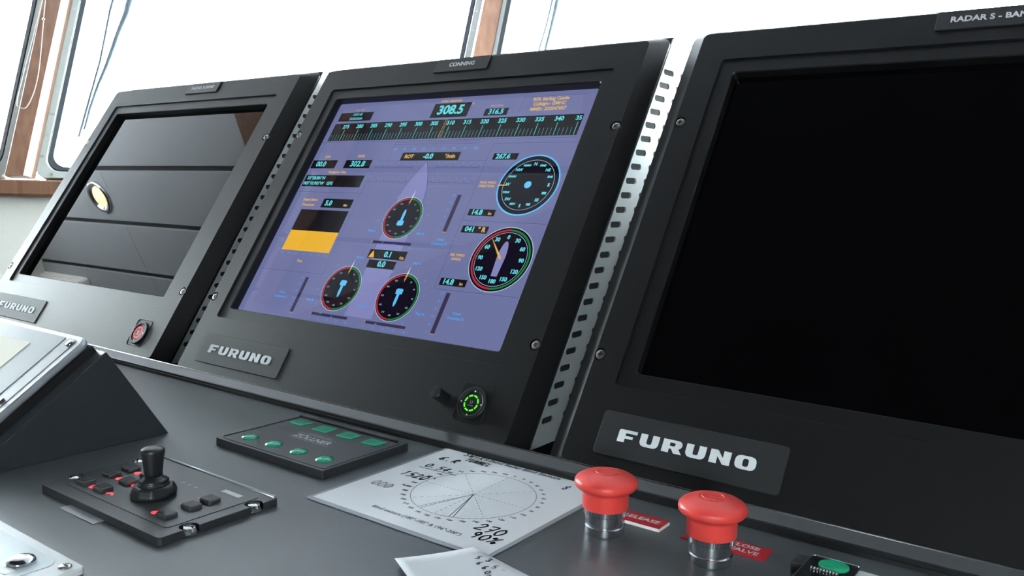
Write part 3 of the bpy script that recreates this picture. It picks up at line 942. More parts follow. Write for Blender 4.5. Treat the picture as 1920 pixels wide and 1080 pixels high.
# power bars
def vbar(x, y0, y1, lx, ly):
    f = page()
    f.rect((x - 2.6) * mm, (x + 2.6) * mm, y0 * mm, y1 * mm, 'bar', 6e-5)
    f.rect((x - 2.6) * mm, (x + 2.6) * mm, y0 * mm, (y0 + .6) * mm, 'amber', 7e-5)
    for q in range(6): f.text(str(20 * q), (x - 8) * mm, (y0 + 1 + (y1 - y0 - 2) * q / 5) * mm, 3.4 * mm, 'blue', 7e-5)
    f.text('Power', lx * mm, (ly + 2.6) * mm, 3.9 * mm, 'blue', 7e-5, .0001)
    f.text('Consumed %', lx * mm, (ly - 2.6) * mm, 3.9 * mm, 'blue', 7e-5, .0001)
    f.build('power_bar', disp, G)
vbar(68, -29.5, 16.5, 68, -41)
vbar(-100.5, -141.8, -97.5, -130, -122)
vbar(106.5, -141.8, -96.8, 126.5, -120)
def hbar(x0, x1, y):
    f = page()
    f.rect(x0 * mm, x1 * mm, (y - 1.6) * mm, (y + 1.6) * mm, 'bar', 6e-5)
    f.rect(x0 * mm, (x0 + .7) * mm, (y - 1.6) * mm, (y + 1.6) * mm, 'amber', 7e-5)
    for q in range(5): f.text(str(25 * q), (x0 + (x1 - x0) * q / 4) * mm, (y - 5) * mm, 3.4 * mm, 'blue', 7e-5)
    f.build('pitch_bar', disp, G)
hbar(-27, 30.5, -46.5); hbar(-69, -12.6, -139.5 + .5); hbar(13.7, 70.5, -139.5)
# centre speed readouts
f = page()
f.rect(-24 * mm, 31 * mm, -66.5 * mm, -55.5 * mm, 'box', 8e-5)
f.text('0.1', 5 * mm, -61 * mm, 9 * mm, 'cyan', 1e-4, .0003)
f.poly([(-22.5 * mm, -65.5 * mm), (-14 * mm, -65.5 * mm), (-18.2 * mm, -56.8 * mm)], 'yellow', 1e-4)
f.text('Kts', 26 * mm, -63.6 * mm, 4.5 * mm, 'amber', 1e-4, .00015)
f.build('speed_ahead_readout', disp, G)
f = page()
f.rect(-19 * mm, 21.5 * mm, -78 * mm, -68.2 * mm, 'box', 8e-5)
f.text('0.0', 1.5 * mm, -73 * mm, 9 * mm, 'cyan', 1e-4, .0003)
f.build('speed_astern_readout', disp, G)
# wind dials
f = page()
cx, cy = 149.5, 30.5
f.disc(cx * mm, cy * mm, .0365, 'ring', 3e-5); f.disc(cx * mm, cy * mm, .0349, 'dial', 5e-5)
f.ring(cx * mm, cy * mm, .0297, .0301, 'pale', dz=7e-5)
f.disc(cx * mm, cy * mm, .0042, 'ring', 7e-5, 24)
for q, v in enumerate(('N', 'NNE', 'NE', 'ENE', 'E', 'ESE', 'SE', 'SSE', 'S', 'SSW', 'SW', 'WSW', 'W', 'WNW', 'NW', 'NNW')):
    a = 2 * PI * q / 16
    f.text(v, (cx + 25 * math.sin(a)) * mm, (cy + 25 * math.cos(a)) * mm, (5.0, 3.4, 4.6, 3.4)[q % 4] * mm, 'cyan', 8e-5, .00015)
f.poly([((cx - 37) * mm, (cy - .5) * mm), ((cx - 26) * mm, (cy - .2) * mm), ((cx - 26) * mm, (cy - 1.4) * mm), ((cx - 37) * mm, (cy - 2) * mm)], 'yellow', 9e-5)
f.text('TRUE WIND', 98.3 * mm, 32.3 * mm, 3.9 * mm, 'amber', 1e-4, .0001)
f.text('DIRECTION', 98.3 * mm, 28 * mm, 3.9 * mm, 'amber', 1e-4, .0001)
f.build('true_wind_dial', disp, G)
rd('true_wind_direction_readout', 91, 123, 61, 69.3, '267.6', 8.4, tx=104)
rd('true_wind_speed_readout', 89, 123, -7.9, 0, '14.8', 8.4, tx=100, extra=lambda f: f.text('kn', 117 * mm, -4.8 * mm, 4.6 * mm, 'amber', 1e-4, .0001))
f = page()
cx, cy = 151.8, -55.2
f.disc(cx * mm, cy * mm, .0362, 'pale', 3e-5); f.disc(cx * mm, cy * mm, .0354, 'dial', 5e-5)
f.ring(cx * mm, cy * mm, .0314, .0334, 'red', 90, 270, 7e-5); f.ring(cx * mm, cy * mm, .0314, .0334, 'green', -90, 90, 7e-5)
f.ring(cx * mm, cy * mm, .0296, .0300, 'pale', dz=7e-5)
for q in range(12):
    a = 2 * PI * q / 12
    v = (0, 30, 60, 90, 120, 150, 180, 150, 120, 90, 60, 30)[q]
    f.text(str(v), (cx + 24.5 * math.sin(a)) * mm, (cy + 24.5 * math.cos(a)) * mm, 6.0 * mm, 'cyan', 8e-5, .00018)
hl = [(-3.6, -19)] + [(-5 * math.cos(a), 2 + 18 * math.sin(a)) for a in [PI * q / 16 for q in range(0, 17)]] + [(3.6, -19)]
f.poly([((cx + x) * mm, (cy + y) * mm) for x, y in hl], 'hull', 8e-5)
a = math.radians(-41)
f.poly([((cx + d * math.sin(a) + w_ * math.cos(a)) * mm, (cy + d * math.cos(a) - w_ * math.sin(a)) * mm) for d, w_ in ((32, 0), (2, -1.5), (-1, 0), (2, 1.5))], 'amber', 9e-5)
f.text('REL WIND', 98 * mm, -54.6 * mm, 3.9 * mm, 'amber', 1e-4, .0001)
f.text('ANGLE', 98 * mm, -59.2 * mm, 3.9 * mm, 'amber', 1e-4, .0001)
f.build('relative_wind_dial', disp, G)
f = page()
f.rect(89.5 * mm, 123 * mm, -28.3 * mm, -20 * mm, 'box')
f.text('041', 100 * mm, -24.2 * mm, 8.4 * mm, 'cyan', 1e-4, .0002); f.text('\u00b0 R', 115 * mm, -24.2 * mm, 7.6 * mm, 'amber', 1e-4, .0002)
f.build('relative_wind_angle_readout', disp, G)
rd('relative_wind_speed_readout', 89.5, 123, -89.1, -81, '14.8', 8.4, tx=100, extra=lambda f: f.text('kn', 117 * mm, -86 * mm, 4.6 * mm, 'amber', 1e-4, .0001))

# ================================================================ CONSOLE
con = thing('bridge_console', 'dark grey bridge console worktop carrying the monitors and controls', 'console', (0, -0.36, 0))
oy = 0.36
bm = bmesh.new(); bb(bm, -1.25, 1.25, -0.62 + oy, -0.1315 + oy, DESK - 0.03, DESK)
bevel(frombm('worktop', bm, M['desk'], con), 0.002)
bm = bmesh.new()
zz = lambda z: z + Z0
prism(bm, [(-0.1385 + oy, DESK), (-0.1385 + oy, zz(-0.2000)), (-0.1375 + oy, zz(-0.1992)), (-0.1270 + oy, zz(-0.1950)), (-0.1245 + oy, zz(-0.1952)), (-0.1310 + oy, DESK)], 'X', -1.25, 1.25)
frombm('edge_trim', bm, M['trim'], con)
bm = bmesh.new()
bb(bm, -1.25, 1.25, -0.1402 + oy, -0.1386 + oy, DESK - 0.0005, zz(-0.2022))
frombm('gap_shade_strip', bm, M['black'], con)  # black strip painted in for the shadow gap along the trim front
bm = bmesh.new()
tube(bm, [(-1.25, -0.1262 + oy, zz(-0.1950)), (1.25, -0.1262 + oy, zz(-0.1950))], 0.0009, 8)
frombm('trim_bead', bm, M['key'], con, True)
bm = bmesh.new()
bb(bm, -1.22, 1.22, -0.50 + oy, 0.36 + oy, 0.0, DESK - 0.031)
frombm('body_block', bm, M['dark'], con)
bm = bmesh.new(); bb(bm, -1.22, 1.22, -0.126 + oy, 0.36 + oy, DESK - 0.031, DESK - 0.024)
frombm('monitor_deck', bm, M['black'], con)

# ---------------------------------------------------------------- tilted display in a black wedge
X1 = -0.024
wd = thing('tilted_display', 'pale touchscreen tilted on a textured black wedge box at the left', 'display', (X1, -0.33, DESK))
ay, az = -0.3156 + 0.33, -0.1256 + 0.205
bm = bmesh.new()
LW = 0.34
sl = Vector((0, -0.0819, -0.0598)).normalized()
p0 = (ay, az); front = (ay + sl.y * 0.112, az + sl.z * 0.112)
poly = [(-0.2619 + 0.33, 0.0), (ay + 0.0008, az - 0.0004), (ay, az), front, (front[0], 0.0)]
prism(bm, poly, 'X', -LW, 0.0)
bevel(frombm('wedge_housing', bm, M['leather'], wd), 0.0015, 2)
nrm = Vector((0, -sl.z, sl.y)) * -1
nrm = Vector((0, sl.z, -sl.y))
if nrm.z < 0: nrm = -nrm
def SL(x, t, h=0.0): return Vector((x, ay, az)) + sl * t + nrm * h
def slbox(bm, x0, x1, t0, t1, h0, h1, mi=0, r=0.0):
    l = rrect(x0, x1, t0, t1, r, 5) if r else [(x0, t0), (x1, t0), (x1, t1), (x0, t1)]
    loops(bm, [[SL(x, t, h0) for x, t in l], [SL(x, t, h1) for x, t in l]], mi, True, True)
bm = bmesh.new(); slbox(bm, -0.33, -0.012, 0.001, 0.111, 0.0, 0.006, 0, 0.002)
frombm('gasket', bm, M['black'], wd)
bm = bmesh.new(); slbox(bm, -0.328, -0.014, -0.001, 0.111, 0.006, 0.0125, 0, 0.010)
bevel(frombm('display_frame', bm, M['dispsilver'], wd), 0.0025, 3)
bm = bmesh.new(); slbox(bm, -0.30, -0.042, 0.004, 0.108, 0.0125, 0.0130, 0, 0.002)
frombm('display_glass', bm, M['dispframe'], wd)
bm = bmesh.new(); slbox(bm, -0.038, -0.0235, 0.004, 0.108, 0.0124, 0.0129, 0, 0.003)
frombm('side_strip', bm, M['panel'], wd)['label'] = 'dark brown button strip beside the screen'
bm = bmesh.new(); slbox(bm, -0.28, -0.0815, 0.0175, 0.10, 0.0130, 0.0133)
frombm('screen', bm, M['palelcd'], wd)
bm = bmesh.new(); slbox(bm, -0.0335, -0.0285, 0.0715, 0.0755, 0.0129, 0.0145, 0, 0.001)
frombm('button', bm, M['steel'], wd)
bm = bmesh.new()
lathe(bm, [(0.0036, 0.0), (0.0036, 0.0008), (0.003, 0.0014)], 20)
o = frombm('screw', bm, M['chrome'], wd, True)
o.location = SL(-0.0290, 0.0085, 0.0125); o.rotation_euler = (math.atan2(-nrm.y, nrm.z), 0, 0)

# ---------------------------------------------------------------- joystick panel
jp = thing('joystick_panel', 'black joystick control panel with small keys and red lights', 'control panel', (0.1118, -0.3534, DESK))
ox, oy2 = 0.128, -0.363
def J(x, y): return (x - ox, y - oy2)
bm = bmesh.new()
slab(bm, 0.0565 - ox, 0.1990 - ox, -0.4060 - oy2, -0.3205 - oy2, 0.0, 0.012, 0.003, 4)
pl = frombm('panel_body', bm, M['panel'], jp)
cut = []
SCR = [(0.0585, -0.3843), (0.0540 + .0045, -0.3378), (0.1965, -0.3848), (0.1955, -0.3377)]
for x, y in SCR:
    b2 = bmesh.new(); lathe(b2, [(0.0058, 0.0075), (0.0058, 0.02)], 24, (x - ox, y - oy2, 0))
    cut.append(frombm('cutter', b2, M['panel']))
pl.parent = None
boolean_cut(pl, cut); pl.parent = jp
bevel(pl, 0.0016, 3, 40)
for x, y in SCR:
    b2 = bmesh.new(); lathe(b2, [(0.0046, 0.0074), (0.0046, 0.0095), (0.0036, 0.0115), (0.0015, 0.0122)], 24, (x - ox, y - oy2, 0))
    abox(b2, (x - ox, y - oy2, 0.0118), (0.006, 0.0011, 0.0012), 1, Matrix.Rotation(random.random() * 3, 3, 'Z'))
    frombm('screw', b2, [M['chrome'], M['black']], jp)
bm = bmesh.new()
slab(bm, 0.0680 - ox, 0.1895 - ox, -0.3955 - oy2, -0.3275 - oy2, 0.0119, 0.0124, 0.004, 5)
frombm('membrane', bm, M['membrane'], jp)
bm = bmesh.new()
tube(bm, [(0.0605 - ox, -0.3222 - oy2, 0.0121), (0.1965 - ox, -0.3222 - oy2, 0.0121)], 0.0011, 8)
frombm('edge_ridge', bm, M['dispsilver'], jp, True)
KEYS = [(0.0785, -0.3864), (0.0998, -0.3858), (0.0772, -0.3678), (0.0998, -0.3681), (0.0760, -0.3529), (0.0998, -0.3529), (0.1730, -0.3849), (0.1720, -0.3672), (0.1720, -0.3538)]
for x, y in KEYS:
    b2 = bmesh.new(); slab(b2, x - ox - .0052, x - ox + .0052, y - oy2 - .0046, y - oy2 + .0046, 0.0122, 0.0152, 0.0008, 3, 0, 0.0006)
    frombm('key', b2, M['key'], jp)
LEDS = [(0.0899, -0.3872, 'ring'), (0.1110, -0.3868, 'arc'), (0.0878, -0.3682, 'dot'), (0.0868, -0.3541, 'dot'), (0.1085, -0.3685, 'dot'), (0.1625, -0.3864, 'dot')]
for x, y, kd in LEDS:
    f = Flat(['redled'], 0.0126)
    cx, cy = x - ox, y - oy2
    if kd == 'ring': f.ring(cx, cy, .0016, .0028, 'redled')
    elif kd == 'arc': f.ring(cx, cy - .002, .0022, .0036, 'redled', 20, 170)
    else: f.poly([(cx + .0026 * math.cos(a * PI / 8), cy + .0022 * math.sin(a * PI / 8)) for a in range(16)], 'redled')
    f.build('indicator_light', jp, M)
for x, y in ((0.1617, -0.3684), (0.1611, -0.3546)):
    f = Flat(['dimled'], 0.0126); f.disc(x - ox, y - oy2, .0011, 'dimled', 0, 12); f.build('indicator_light', jp, M)
f = Flat(['greyprint'], 0.0126)
f.rect(0.1615 - ox, 0.1805 - ox, -0.3388 - oy2, -0.3345 - oy2, 'greyprint')
for x in (0.1277, 0.1348, 0.1420): f.poly([(x - ox - .0018, -0.3456 - oy2), (x - ox + .0018, -0.3448 - oy2), (x - ox + .0012, -0.3440 - oy2)], 'greyprint')
f.build('panel_print', jp, M)
jx, jy = 0.1339 - ox, -0.3700 - oy2
bm = bmesh.new()
lathe(bm, [(0.0146, 0.0123), (0.0150, 0.0150), (0.0130, 0.0195), (0.0112, 0.0205), (0.0102, 0.0202)], 10, (jx, jy, 0))
bevel(frombm('joystick_base', bm, M['rubber'], jp), 0.0012, 2)
bm = bmesh.new()
lathe(bm, [(0.0102, 0.0198), (0.0096, 0.0212), (0.0086, 0.0218), (0.0096, 0.0228), (0.0084, 0.0240), (0.0062, 0.0250), (0.0060, 0.0262)], 32, (jx, jy, 0))
frombm('rubber_boot', bm, M['rubber'], jp, True)
bm = bmesh.new()
lathe(bm, [(0.0056, 0.0245), (0.0058, 0.0290), (0.0066, 0.0370), (0.0074, 0.0425), (0.0073, 0.0442), (0.0062, 0.0452), (0.0030, 0.0456)], 32, (jx, jy, 0))
frombm('joystick_handle', bm, M['rubber'], jp, True)

settle(jp, 1.0321, 0.0065)

# ---------------------------------------------------------------- eight key pad with green keys
zp = thing('control_keypad', 'flat black keypad with eight green keys and white lettering', 'keypad', (0.1027, -0.2115, DESK))
ox, oy2 = 0.1185, -0.2250
bm = bmesh.new()
slab(bm, 0.0545 - ox, 0.1828 - ox, -0.2688 - oy2, -0.1795 - oy2, 0.0, 0.0125, 0.0006, 2)
bevel(frombm('keypad_body', bm, M['panel'], zp), 0.0004)
bm = bmesh.new()
bb(bm, 0.0568 - ox, 0.0582 - ox, -0.2630 - oy2, -0.1840 - oy2, 0.0124, 0.0133)
bb(bm, 0.0568 - ox, 0.1750 - ox, -0.1852 - oy2, -0.1828 - oy2, 0.0124, 0.0142)
frombm('black_lip', bm, M['black'], zp)
bm = bmesh.new()
slab(bm, 0.0588 - ox, 0.1800 - ox, -0.2660 - oy2, -0.1860 - oy2, 0.0124, 0.0129, 0.001, 2)
frombm('membrane', bm, M['membrane'], zp)
for x in (0.0765, 0.1062, 0.1362, 0.1652):
    b2 = bmesh.new()
    lathe(b2, [(0.0070, 0.0128), (0.0066, 0.0138), (0.0050, 0.0148), (0.0024, 0.0153)], 32, (x - ox, -0.2518 - oy2, 0))
    frombm('round_key', b2, M['greenkey'], zp, True)
for x in (0.0740, 0.1040, 0.1335, 0.1628):
    b2 = bmesh.new()
    slab(b2, x - ox - .0086, x - ox + .0086, -0.1982 - oy2 - .0068, -0.1982 - oy2 + .0068, 0.0128, 0.0140, 0.001, 3, 0, 0.0005)
    kx = frombm('square_key', b2, M['greenkey'], zp)
    f = Flat(['panel'], 0.01405); f.line(x - ox - .003, -0.1975 - oy2, x - ox + .003, -0.1975 - oy2, .0006, 'panel'); f.ring(x - ox, -0.1995 - oy2, .0012, .0018, 'panel'); f.build('key_symbol', kx, M)
f = Flat(['greyprint'], 0.0131)
f.text('Z\u00d6LLNER', 0.1185 - ox, -0.2236 - oy2, 0.0098, 'greyprint', 0, 0.00018)
f.line(0.094 - ox, -0.2165 - oy2, 0.138 - ox, -0.2165 - oy2, .0004, 'greyprint')
f.line(0.096 - ox, -0.2290 - oy2, 0.142 - ox, -0.2290 - oy2, .0004, 'greyprint')
f.text('SOUND SIGNAL SYSTEMS', 0.1185 - ox, -0.2140 - oy2, 0.0024, 'greyprint')
f.build('lettering', zp, M)

settle(zp, 1.0307, 0.0057)

# ---------------------------------------------------------------- laminated sheet
GL = {'0': [[(.5, 1), (.15, .75), (.1, .35), (.4, 0), (.75, .2), (.85, .65), (.5, 1)]], '1': [[(.35, .8), (.55, 1), (.5, 0)]], '2': [[(.1, .75), (.4, 1), (.75, .8), (.5, .4), (.1, .05), (.9, .1)]],
      '4': [[(.6, 0), (.65, 1), (.1, .35), (.9, .35)]], '5': [[(.85, 1), (.3, .95), (.25, .55), (.7, .55), (.75, .2), (.2, 0)]], '6': [[(.75, 1), (.25, .6), (.2, .15), (.55, 0), (.75, .25), (.5, .45), (.2, .25)]],
      '7': [[(.1, .95), (.85, 1), (.4, 0)], [(.3, .5), (.75, .5)]], '9': [[(.75, .8), (.4, 1), (.2, .7), (.5, .5), (.75, .8), (.6, 0)]], '8': [[(.5, .5), (.2, .75), (.5, 1), (.8, .75), (.5, .5), (.2, .2), (.5, 0), (.8, .25), (.5, .5)]],
      '%': [[(.1, .05), (.9, 1)], [(.2, .9), (.1, .75), (.3, .7), (.35, .85), (.2, .9)], [(.7, .3), (.6, .12), (.8, 0), (.9, .2), (.7, .3)]], '.': [[(.4, 0), (.5, .06)]], "'": [[(.4, 1), (.5, .85)]], 'R': [[(.15, 0), (.2, 1), (.7, .85), (.25, .5), (.8, 0)]],
      'S': [[(.8, .9), (.4, 1), (.2, .75), (.7, .4), (.5, .05), (.1, .1)]], 'T': [[(.1, 1), (.9, .95)], [(.5, 1), (.45, 0)]], 'U': [[(.15, 1), (.2, .15), (.6, 0), (.85, .9)]], 'N': [[(.15, 0), (.2, 1), (.75, 0), (.85, 1)]], 'E': [[(.8, 1), (.2, 1), (.2, 0), (.8, 0)], [(.2, .5), (.7, .5)]], 'L': [[(.2, 1), (.2, 0), (.8, .05)]], 'B': [[(.2, 0), (.2, 1), (.7, .8), (.2, .5), (.8, .25), (.2, 0)]], 'W': [[(.05, 1), (.3, 0), (.5, .6), (.7, 0), (.95, 1)]], '+': [[(.1, .5), (.9, .5)], [(.5, .1), (.5, .9)]], '3': [[(.1, .9), (.6, 1), (.7, .7), (.35, .5), (.8, .3), (.5, 0), (.1, .1)]], 'o': [[(.5, 1), (.35, .85), (.5, .75), (.62, .88), (.5, 1)]]}
def hand(f, s, x, y, h, wch, w, k, dz=0, slant=0.0):
    for ch in s:
        for st in GL.get(ch, []):
            st2 = smoothpath([(px, py, 0) for px, py in st], 4) if len(st) > 2 else [Vector((px, py, 0)) for px, py in st]
            f.stroke([(x + (p.x + slant * p.y) * wch * .85, y + p.y * h) for p in st2], w * 1.35, k, dz)
        x += wch
sx, sy = 0.2682, -0.2070
sh = thing('laminated_sheet', 'laminated white radar blind sector chart with handwritten numbers on the worktop', 'sheet', (sx, sy, DESK))
X0, X1_, Y0, Y1 = 0.1888 - sx, 0.3480 - sx, -0.2895 - sy, -0.1268 - sy
bm = bmesh.new(); slab(bm, X0, X1_, Y0, Y1, 0.0003, 0.0009, 0.0015, 3)
frombm('laminate', bm, M['lamedge'], sh)
bm = bmesh.new(); bb(bm, X0 + .003, X1_ - .003, Y0 + .004, Y1 - .002, 0.0009, 0.0010)
frombm('paper', bm, M['paper'], sh)
f = Flat(['print', 'ink', 'pencil', 'blue'], 0.00115)
def SH(px_, py_): return (px_ - sx, py_ - sy)
cx, cy, R = 0.2758 - sx, -0.2108 - sy, 0.0448
f.ring(cx, cy, R - .0003, R + .0003, 'pencil', 0, 360, 0, 96)
for q in range(36):
    a = 2 * PI * q / 36
    f.text('%d' % (q * 10), cx + (R + .0052) * math.sin(a), cy + (R + .0052) * math.cos(a), .0032, 'print', 0, .00012)
for q in range(72):
    a = 2 * PI * q / 72
    f.line(cx + R * math.sin(a), cy + R * math.cos(a), cx + (R + .0014) * math.sin(a), cy + (R + .0014) * math.cos(a), .0003, 'pencil')
for q in range(8):
    a = PI / 4 * q
    n_ = 9 if q % 4 else 14
    for k_ in range(n_):
        r0 = R * (k_ + .15) / n_; r1 = R * (k_ + .68) / n_
        f.line(cx + r0 * math.cos(a + .04), cy + r0 * math.sin(a + .04), cx + r1 * math.cos(a + .04), cy + r1 * math.sin(a + .04), .00045, 'pencil')
for deg, wd_, kk in ((287, .0006, 'print'), (290.7, .0007, 'print'), (250, .0006, 'pencil'), (254, .0006, 'pencil')):
    a = math.radians(deg); f.line(cx, cy, cx + R * math.cos(a), cy + R * math.sin(a), wd_, kk)
for q in range(9):
    r0 = R * (.3 + .078 * q)
    f.line(cx + r0 * math.cos(math.radians(250)), cy + r0 * math.sin(math.radians(250)), cx + (r0 + .002) * math.cos(math.radians(254)), cy + (r0 + .002) * math.sin(math.radians(254)), .0004, 'pencil')
t_ = SH(.2700, -.1436); f.text('S-Band Radar Blind Sectors', t_[0], t_[1], .0066, 'print', 0, .0002)
t_ = SH(.2754, -.2716); f.text('Blind sectors (180\u00b0-185\u00b0 & 196\u00b0-200\u00b0)', t_[0], t_[1], .0050, 'print', 0, .0001)
def HW(st, x, y, h, wch, w, k='ink'):
    p = SH(x, y); hand(f, st, p[0], p[1], h, wch, w, k, 0.00004, 0.15)
HW('270', .3130, -.2585, .0105, .0076, .0011)
HW('90%', .3180, -.2700, .0095, .0072, .0011)
HW('0.54', .2065, -.1870, .0080, .0058, .0010)
p_, q_ = SH(.2050, -.1905), SH(.2405, -.1885); f.stroke([p_, q_], .0008, 'ink', 0.00004)
HW("1520'", .2040, -.2125, .0095, .0064, .0010)
HW('000', .2020, -.2410, .0085, .0062, .0007, 'pencil'); HW('o', .2215, -.2330, .0060, .0050, .0005, 'pencil')
HW('6.R', .2030, -.1665, .0080, .0066, .0011)
HW('SWTR', .2130, -.1465, .0065, .0052, .0009)
HW('TUNNEL', .2220, -.1560, .0065, .0042, .0009)
HW('+32o', .2930, -.1400, .0085, .0055, .0008, 'blue'); HW('8', .3170, -.1610, .0090, .0055, .0007, 'blue')
f.build('chart_ink', sh, M)

# ---------------------------------------------------------------- torn white note in front
nt_ = thing('paper_note', 'loose white scrap of paper with pencilled numbers at the front edge of the chart', 'paper', (0.345, -0.315, DESK + 0.0012))
bm = bmesh.new()
A_, B_, C_, D_ = (0.3105, -0.3270), (0.3355, -0.2860), (0.4150, -0.3000), (0.3900, -0.3700)
N_ = 10
grid = []
for i in range(N_ + 1):
    row = []
    for j in range(N_ + 1):
        u, v = i / N_, j / N_
        x = (A_[0] * (1 - u) + D_[0] * u) * (1 - v) + (B_[0] * (1 - u) + C_[0] * u) * v
        y = (A_[1] * (1 - u) + D_[1] * u) * (1 - v) + (B_[1] * (1 - u) + C_[1] * u) * v
        z = 0.0005 + 0.0030 * (v - .5) ** 2 + 0.0015 * (1 - u) ** 2
        row.append(bm.verts.new((x - 0.345, y + 0.315, z)))
    grid.append(row)
for i in range(N_):
    for j in range(N_): bm.faces.new((grid[i][j], grid[i][j + 1], grid[i + 1][j + 1], grid[i + 1][j]))
o = frombm('note_sheet', bm, M['paper'], nt_, True)
sm = o.modifiers.new('thickness', 'SOLIDIFY'); sm.thickness = 0.0003; sm.offset = 1
f = Flat(['pencil', 'print'], 0.0024)
def PN(x, y): return (x - 0.345, y + 0.315)
for st, x, y in (('2', .3385, -.2900), ('-', .3450, -.2880), ('-', .3370, -.2935), ('5', .3450, -.2930), ('3', .3520, -.2920), ('6', .3500, -.2985), ('6', .3560, -.3010), ('0', .3610, -.3050), ('5', .3600, -.2970), ('-', .3660, -.2990), ('2', .3640, -.3090)):
    p = PN(x, y)
    if st == '-': f.line(p[0], p[1], p[0] + .0025, p[1] + .0004, .0006, 'pencil')
    else: hand(f, st, p[0], p[1] - .0035, .0042, .0034, .0006, 'print')
f.build('pencil_numbers', nt_, M)

# ---------------------------------------------------------------- mushroom push buttons
def estop(label, x, y, rot):
    t = thing('emergency_button', label, 'push button', (x, y, DESK), None, 'red mushroom buttons on the worktop')
    b2 = bmesh.new()
    prof = [(0.0124, 0.0), (0.0130, 0.0006), (0.0130, 0.0052), (0.0122, 0.0058), (0.0122, 0.0070), (0.0128, 0.0076), (0.0128, 0.0126), (0.0131, 0.0132), (0.0131, 0.0166), (0.0100, 0.0170)]
    n = 152
    rings = []
    for r, z in prof:
        ring = []
        for i in range(n):
            rr = r * 1.08 if (0.0130 < z < 0.0168 and (i // 2) % 2) else r
            ring.append(b2.verts.new((rr * math.cos(2 * PI * i / n), rr * math.sin(2 * PI * i / n), z)))
        rings.append(ring)
    for a, b in zip(rings, rings[1:]):
        for i in range(n): b2.faces.new((a[i], a[(i + 1) % n], b[(i + 1) % n], b[i]))
    b2.faces.new(rings[0]); b2.faces.new(rings[-1])
    autosmooth(frombm('chrome_collar', b2, M['collar'], t), 20)
    b2 = bmesh.new()
    lathe(b2, [(0.0110, 0.0166), (0.0146, 0.0167), (0.0148, 0.0173), (0.0149, 0.0262), (0.0154, 0.0277), (0.0172, 0.0290), (0.0190, 0.0300), (0.0200, 0.0313), (0.0203, 0.0329), (0.0200, 0.0345), (0.0190, 0.0358), (0.0164, 0.0374), (0.0128, 0.0386), (0.0095, 0.0392), (0.0086, 0.0397), (0.0082, 0.0396), (0.0050, 0.0398), (0.0010, 0.0399)], 72)
    frombm('mushroom_cap', b2, M['red'], t, True)
    b2 = bmesh.new()
    pts = [(0.0064 * math.cos(a), 0.0064 * math.sin(a), 0.0397) for a in [math.radians(rot + q * 10) for q in range(32)]]
    tube(b2, pts, 0.00055, 8)
    e = Vector(pts[-1]); tg = (Vector(pts[-1]) - Vector(pts[-2])).normalized(); rd_ = Vector((e.x, e.y, 0)).normalized()
    for sgn in (-1, 1): tube(b2, [e + tg * .0006, e - tg * .0018 + rd_ * sgn * .0016], 0.0005, 6)
    frombm('arrow_ring', b2, M['red'], t, True)
    return t
estop('farther red mushroom button, on the edge of the laminated chart', 0.3800, -0.2062, 60)
estop('nearer red mushroom button, by the green button', 0.4512, -0.2042, 20)
def label(lab, x0, x1, y0, y1, th, txt, size, lines):
    t = thing('engraved_label', lab, 'label', ((x0 + x1) / 2, (y0 + y1) / 2, DESK))
    w_, h_ = (x1 - x0) / 2, (y1 - y0) / 2
    b2 = bmesh.new(); bb(b2, -w_, w_, -h_, h_, 0.0, th - 0.0005)
    frombm('label_core', b2, M['white'] if th > .0015 else M['redlabel'], t)
    b2 = bmesh.new(); bb(b2, -w_, w_, -h_, h_, th - 0.0005, th)
    frombm('label_face', b2, M['redlabel'], t)
    f = Flat(['platetext'], th + .0001)
    for s_, lx, ly in lines: f.text(s_, lx, ly, size, 'platetext', 0, .00008)
    f.build('engraved_lettering', t, M)
label('thick red engraved label with a white edge behind the farther mushroom button', 0.3590, 0.4085, -0.1855, -0.1695, 0.0026, '', 0.0072, [('NET RELEASE', 0.0, 0.0)])
label('thin red engraved label behind the nearer mushroom button', 0.4235, 0.4768, -0.1850, -0.1678, 0.0012, '', 0.0066, [('CLOSE', 0.0105, 0.0034), ('VALVE', 0.0125, -0.0040)])

# ---------------------------------------------------------------- green push button under its clip
gb = thing('guarded_button', 'small black guarded push button with a round green face at the lower right', 'push button', (0.518, -0.204, DESK))
ox, oy2 = 0.518, -0.204
bm = bmesh.new(); slab(bm, 0.5050 - ox, 0.5312 - ox, -0.2250 - oy2, -0.1840 - oy2, 0.0085, 0.0118, 0.002, 4)
bevel(frombm('guard_frame', bm, M['gblack'], gb), 0.0004)
bm = bmesh.new()
l = rrect(0.5048 - ox, 0.5314 - ox, -0.2252 - oy2, -0.1838 - oy2, .0022, 4)
tube(bm, [(x, y, 0.0120) for x, y in l], 0.00035, 6, 0, True)
frombm('guard_rim', bm, M['chrome'], gb, True)
bm = bmesh.new(); lathe(bm, [(0.0088, 0.0), (0.0088, 0.0085), (0.006, 0.0086)], 40, (0.5190 - ox, -0.2050 - oy2, 0))
frombm('button_barrel', bm, M['gblack'], gb, True)
bm = bmesh.new(); lathe(bm, [(0.0082, 0.0118), (0.0081, 0.0124), (0.0070, 0.0129), (0.003, 0.0131)], 40, (0.5190 - ox, -0.1925 - oy2, 0))
frombm('green_lens', bm, M['greenbtn'], gb, True)
bm = bmesh.new()
for q in range(9): tube(bm, [(0.5105 + .0017 * q - ox, -0.2052 - oy2 + .0018 * math.cos(a), 0.0122 + .0018 * math.sin(a)) for a in [2 * PI * k_ / 10 for k_ in range(10)]], 0.0006, 6, 0, True)
frombm('coil_spring', bm, M['chrome'], gb, True)
bm = bmesh.new(); slab(bm, 0.4975 - ox, 0.5052 - ox, -0.2010 - oy2, -0.1865 - oy2, 0.0, 0.0115, 0.0008, 2)
bevel(frombm('hinge_block', bm, M['key'], gb), 0.0005)
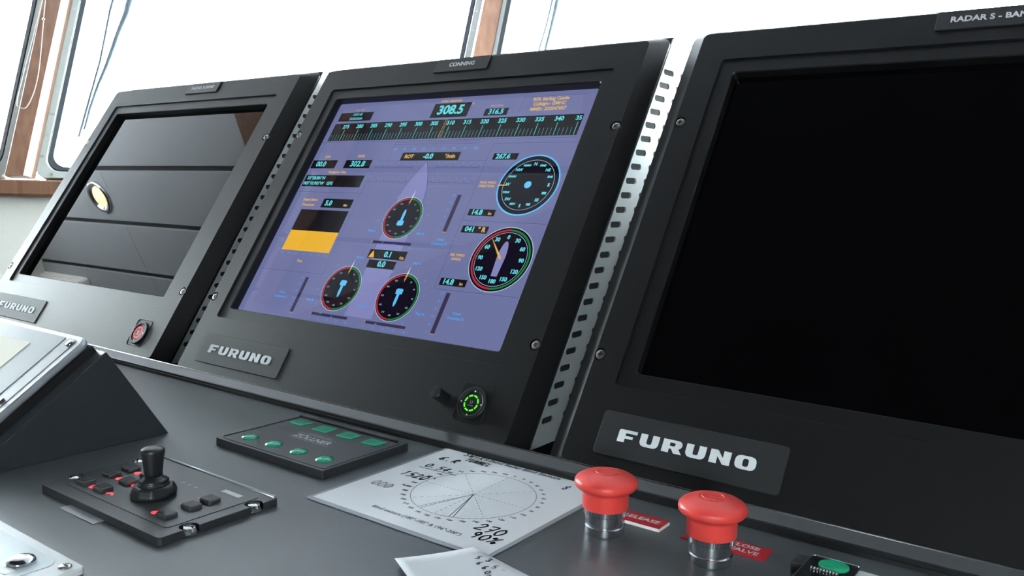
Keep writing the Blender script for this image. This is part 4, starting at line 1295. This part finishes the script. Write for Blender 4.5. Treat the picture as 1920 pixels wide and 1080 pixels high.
bm = bmesh.new(); slab(bm, 0.5312 - ox, 0.5440 - ox, -0.2080 - oy2, -0.1868 - oy2, 0.0, 0.0114, 0.001, 3)
bevel(frombm('metal_tab', bm, M['alu'], gb), 0.0006)

# ---------------------------------------------------------------- grey tape and white panel at the left front
o = thing('label_tape', 'strip of grey label tape stuck on the worktop beside the joystick panel', 'label', (0.101, -0.401, DESK))
bm = bmesh.new(); slab(bm, -0.0215, 0.0215, -0.0040, 0.0052, 0.0002, 0.0006, 0.0006, 2)
frombm('tape_strip', bm, M['tape'], o)
f = Flat(['pencil'], 0.0007); f.text('DP JOYSTICK', 0, 0.0008, .0042, 'pencil', 0, 0.0001); f.build('tape_print', o, M)

wp = thing('white_panel', 'white metal control panel with a silver knob at the lower left corner', 'control panel', (0.0803, -0.4939, DESK))
ox, oy2 = 0.10, -0.50
bm = bmesh.new(); slab(bm, -0.02 - ox, 0.2025 - ox, -0.56 - oy2, -0.4500 - oy2, 0.0, 0.0120, 0.003, 4)
bevel(frombm('panel_plate', bm, M['alu'], wp), 0.0010)
bm = bmesh.new(); slab(bm, 0.0 - ox, 0.1880 - ox, -0.545 - oy2, -0.4567 - oy2, 0.0119, 0.0123, 0.007, 6)
frombm('inset_face', bm, M['alu2'], wp)
bm = bmesh.new(); lathe(bm, [(0.0072, 0.0122), (0.0072, 0.0135), (0.0060, 0.0150), (0.0035, 0.0158)], 36, (0.1722 - ox, -0.4690 - oy2, 0))
frombm('silver_knob', bm, M['chrome'], wp, True)
bm = bmesh.new(); lathe(bm, [(0.0034, 0.0119), (0.0034, 0.0126), (0.0024, 0.0132)], 24, (0.1950 - ox, -0.4572 - oy2, 0))
abox(bm, (0.1950 - ox, -0.4572 - oy2, 0.0131), (0.0048, 0.0009, 0.0006), 1)
frombm('screw', bm, [M['steel'], M['black']], wp, True)
bm = bmesh.new(); slab(bm, 0.1735 - ox, 0.1810 - ox, -0.4815 - oy2, -0.4755 - oy2, 0.0122, 0.0125, 0.0005, 2)
frombm('white_key', bm, M['white'], wp)
settle(wp, 1.037, 0.0075)
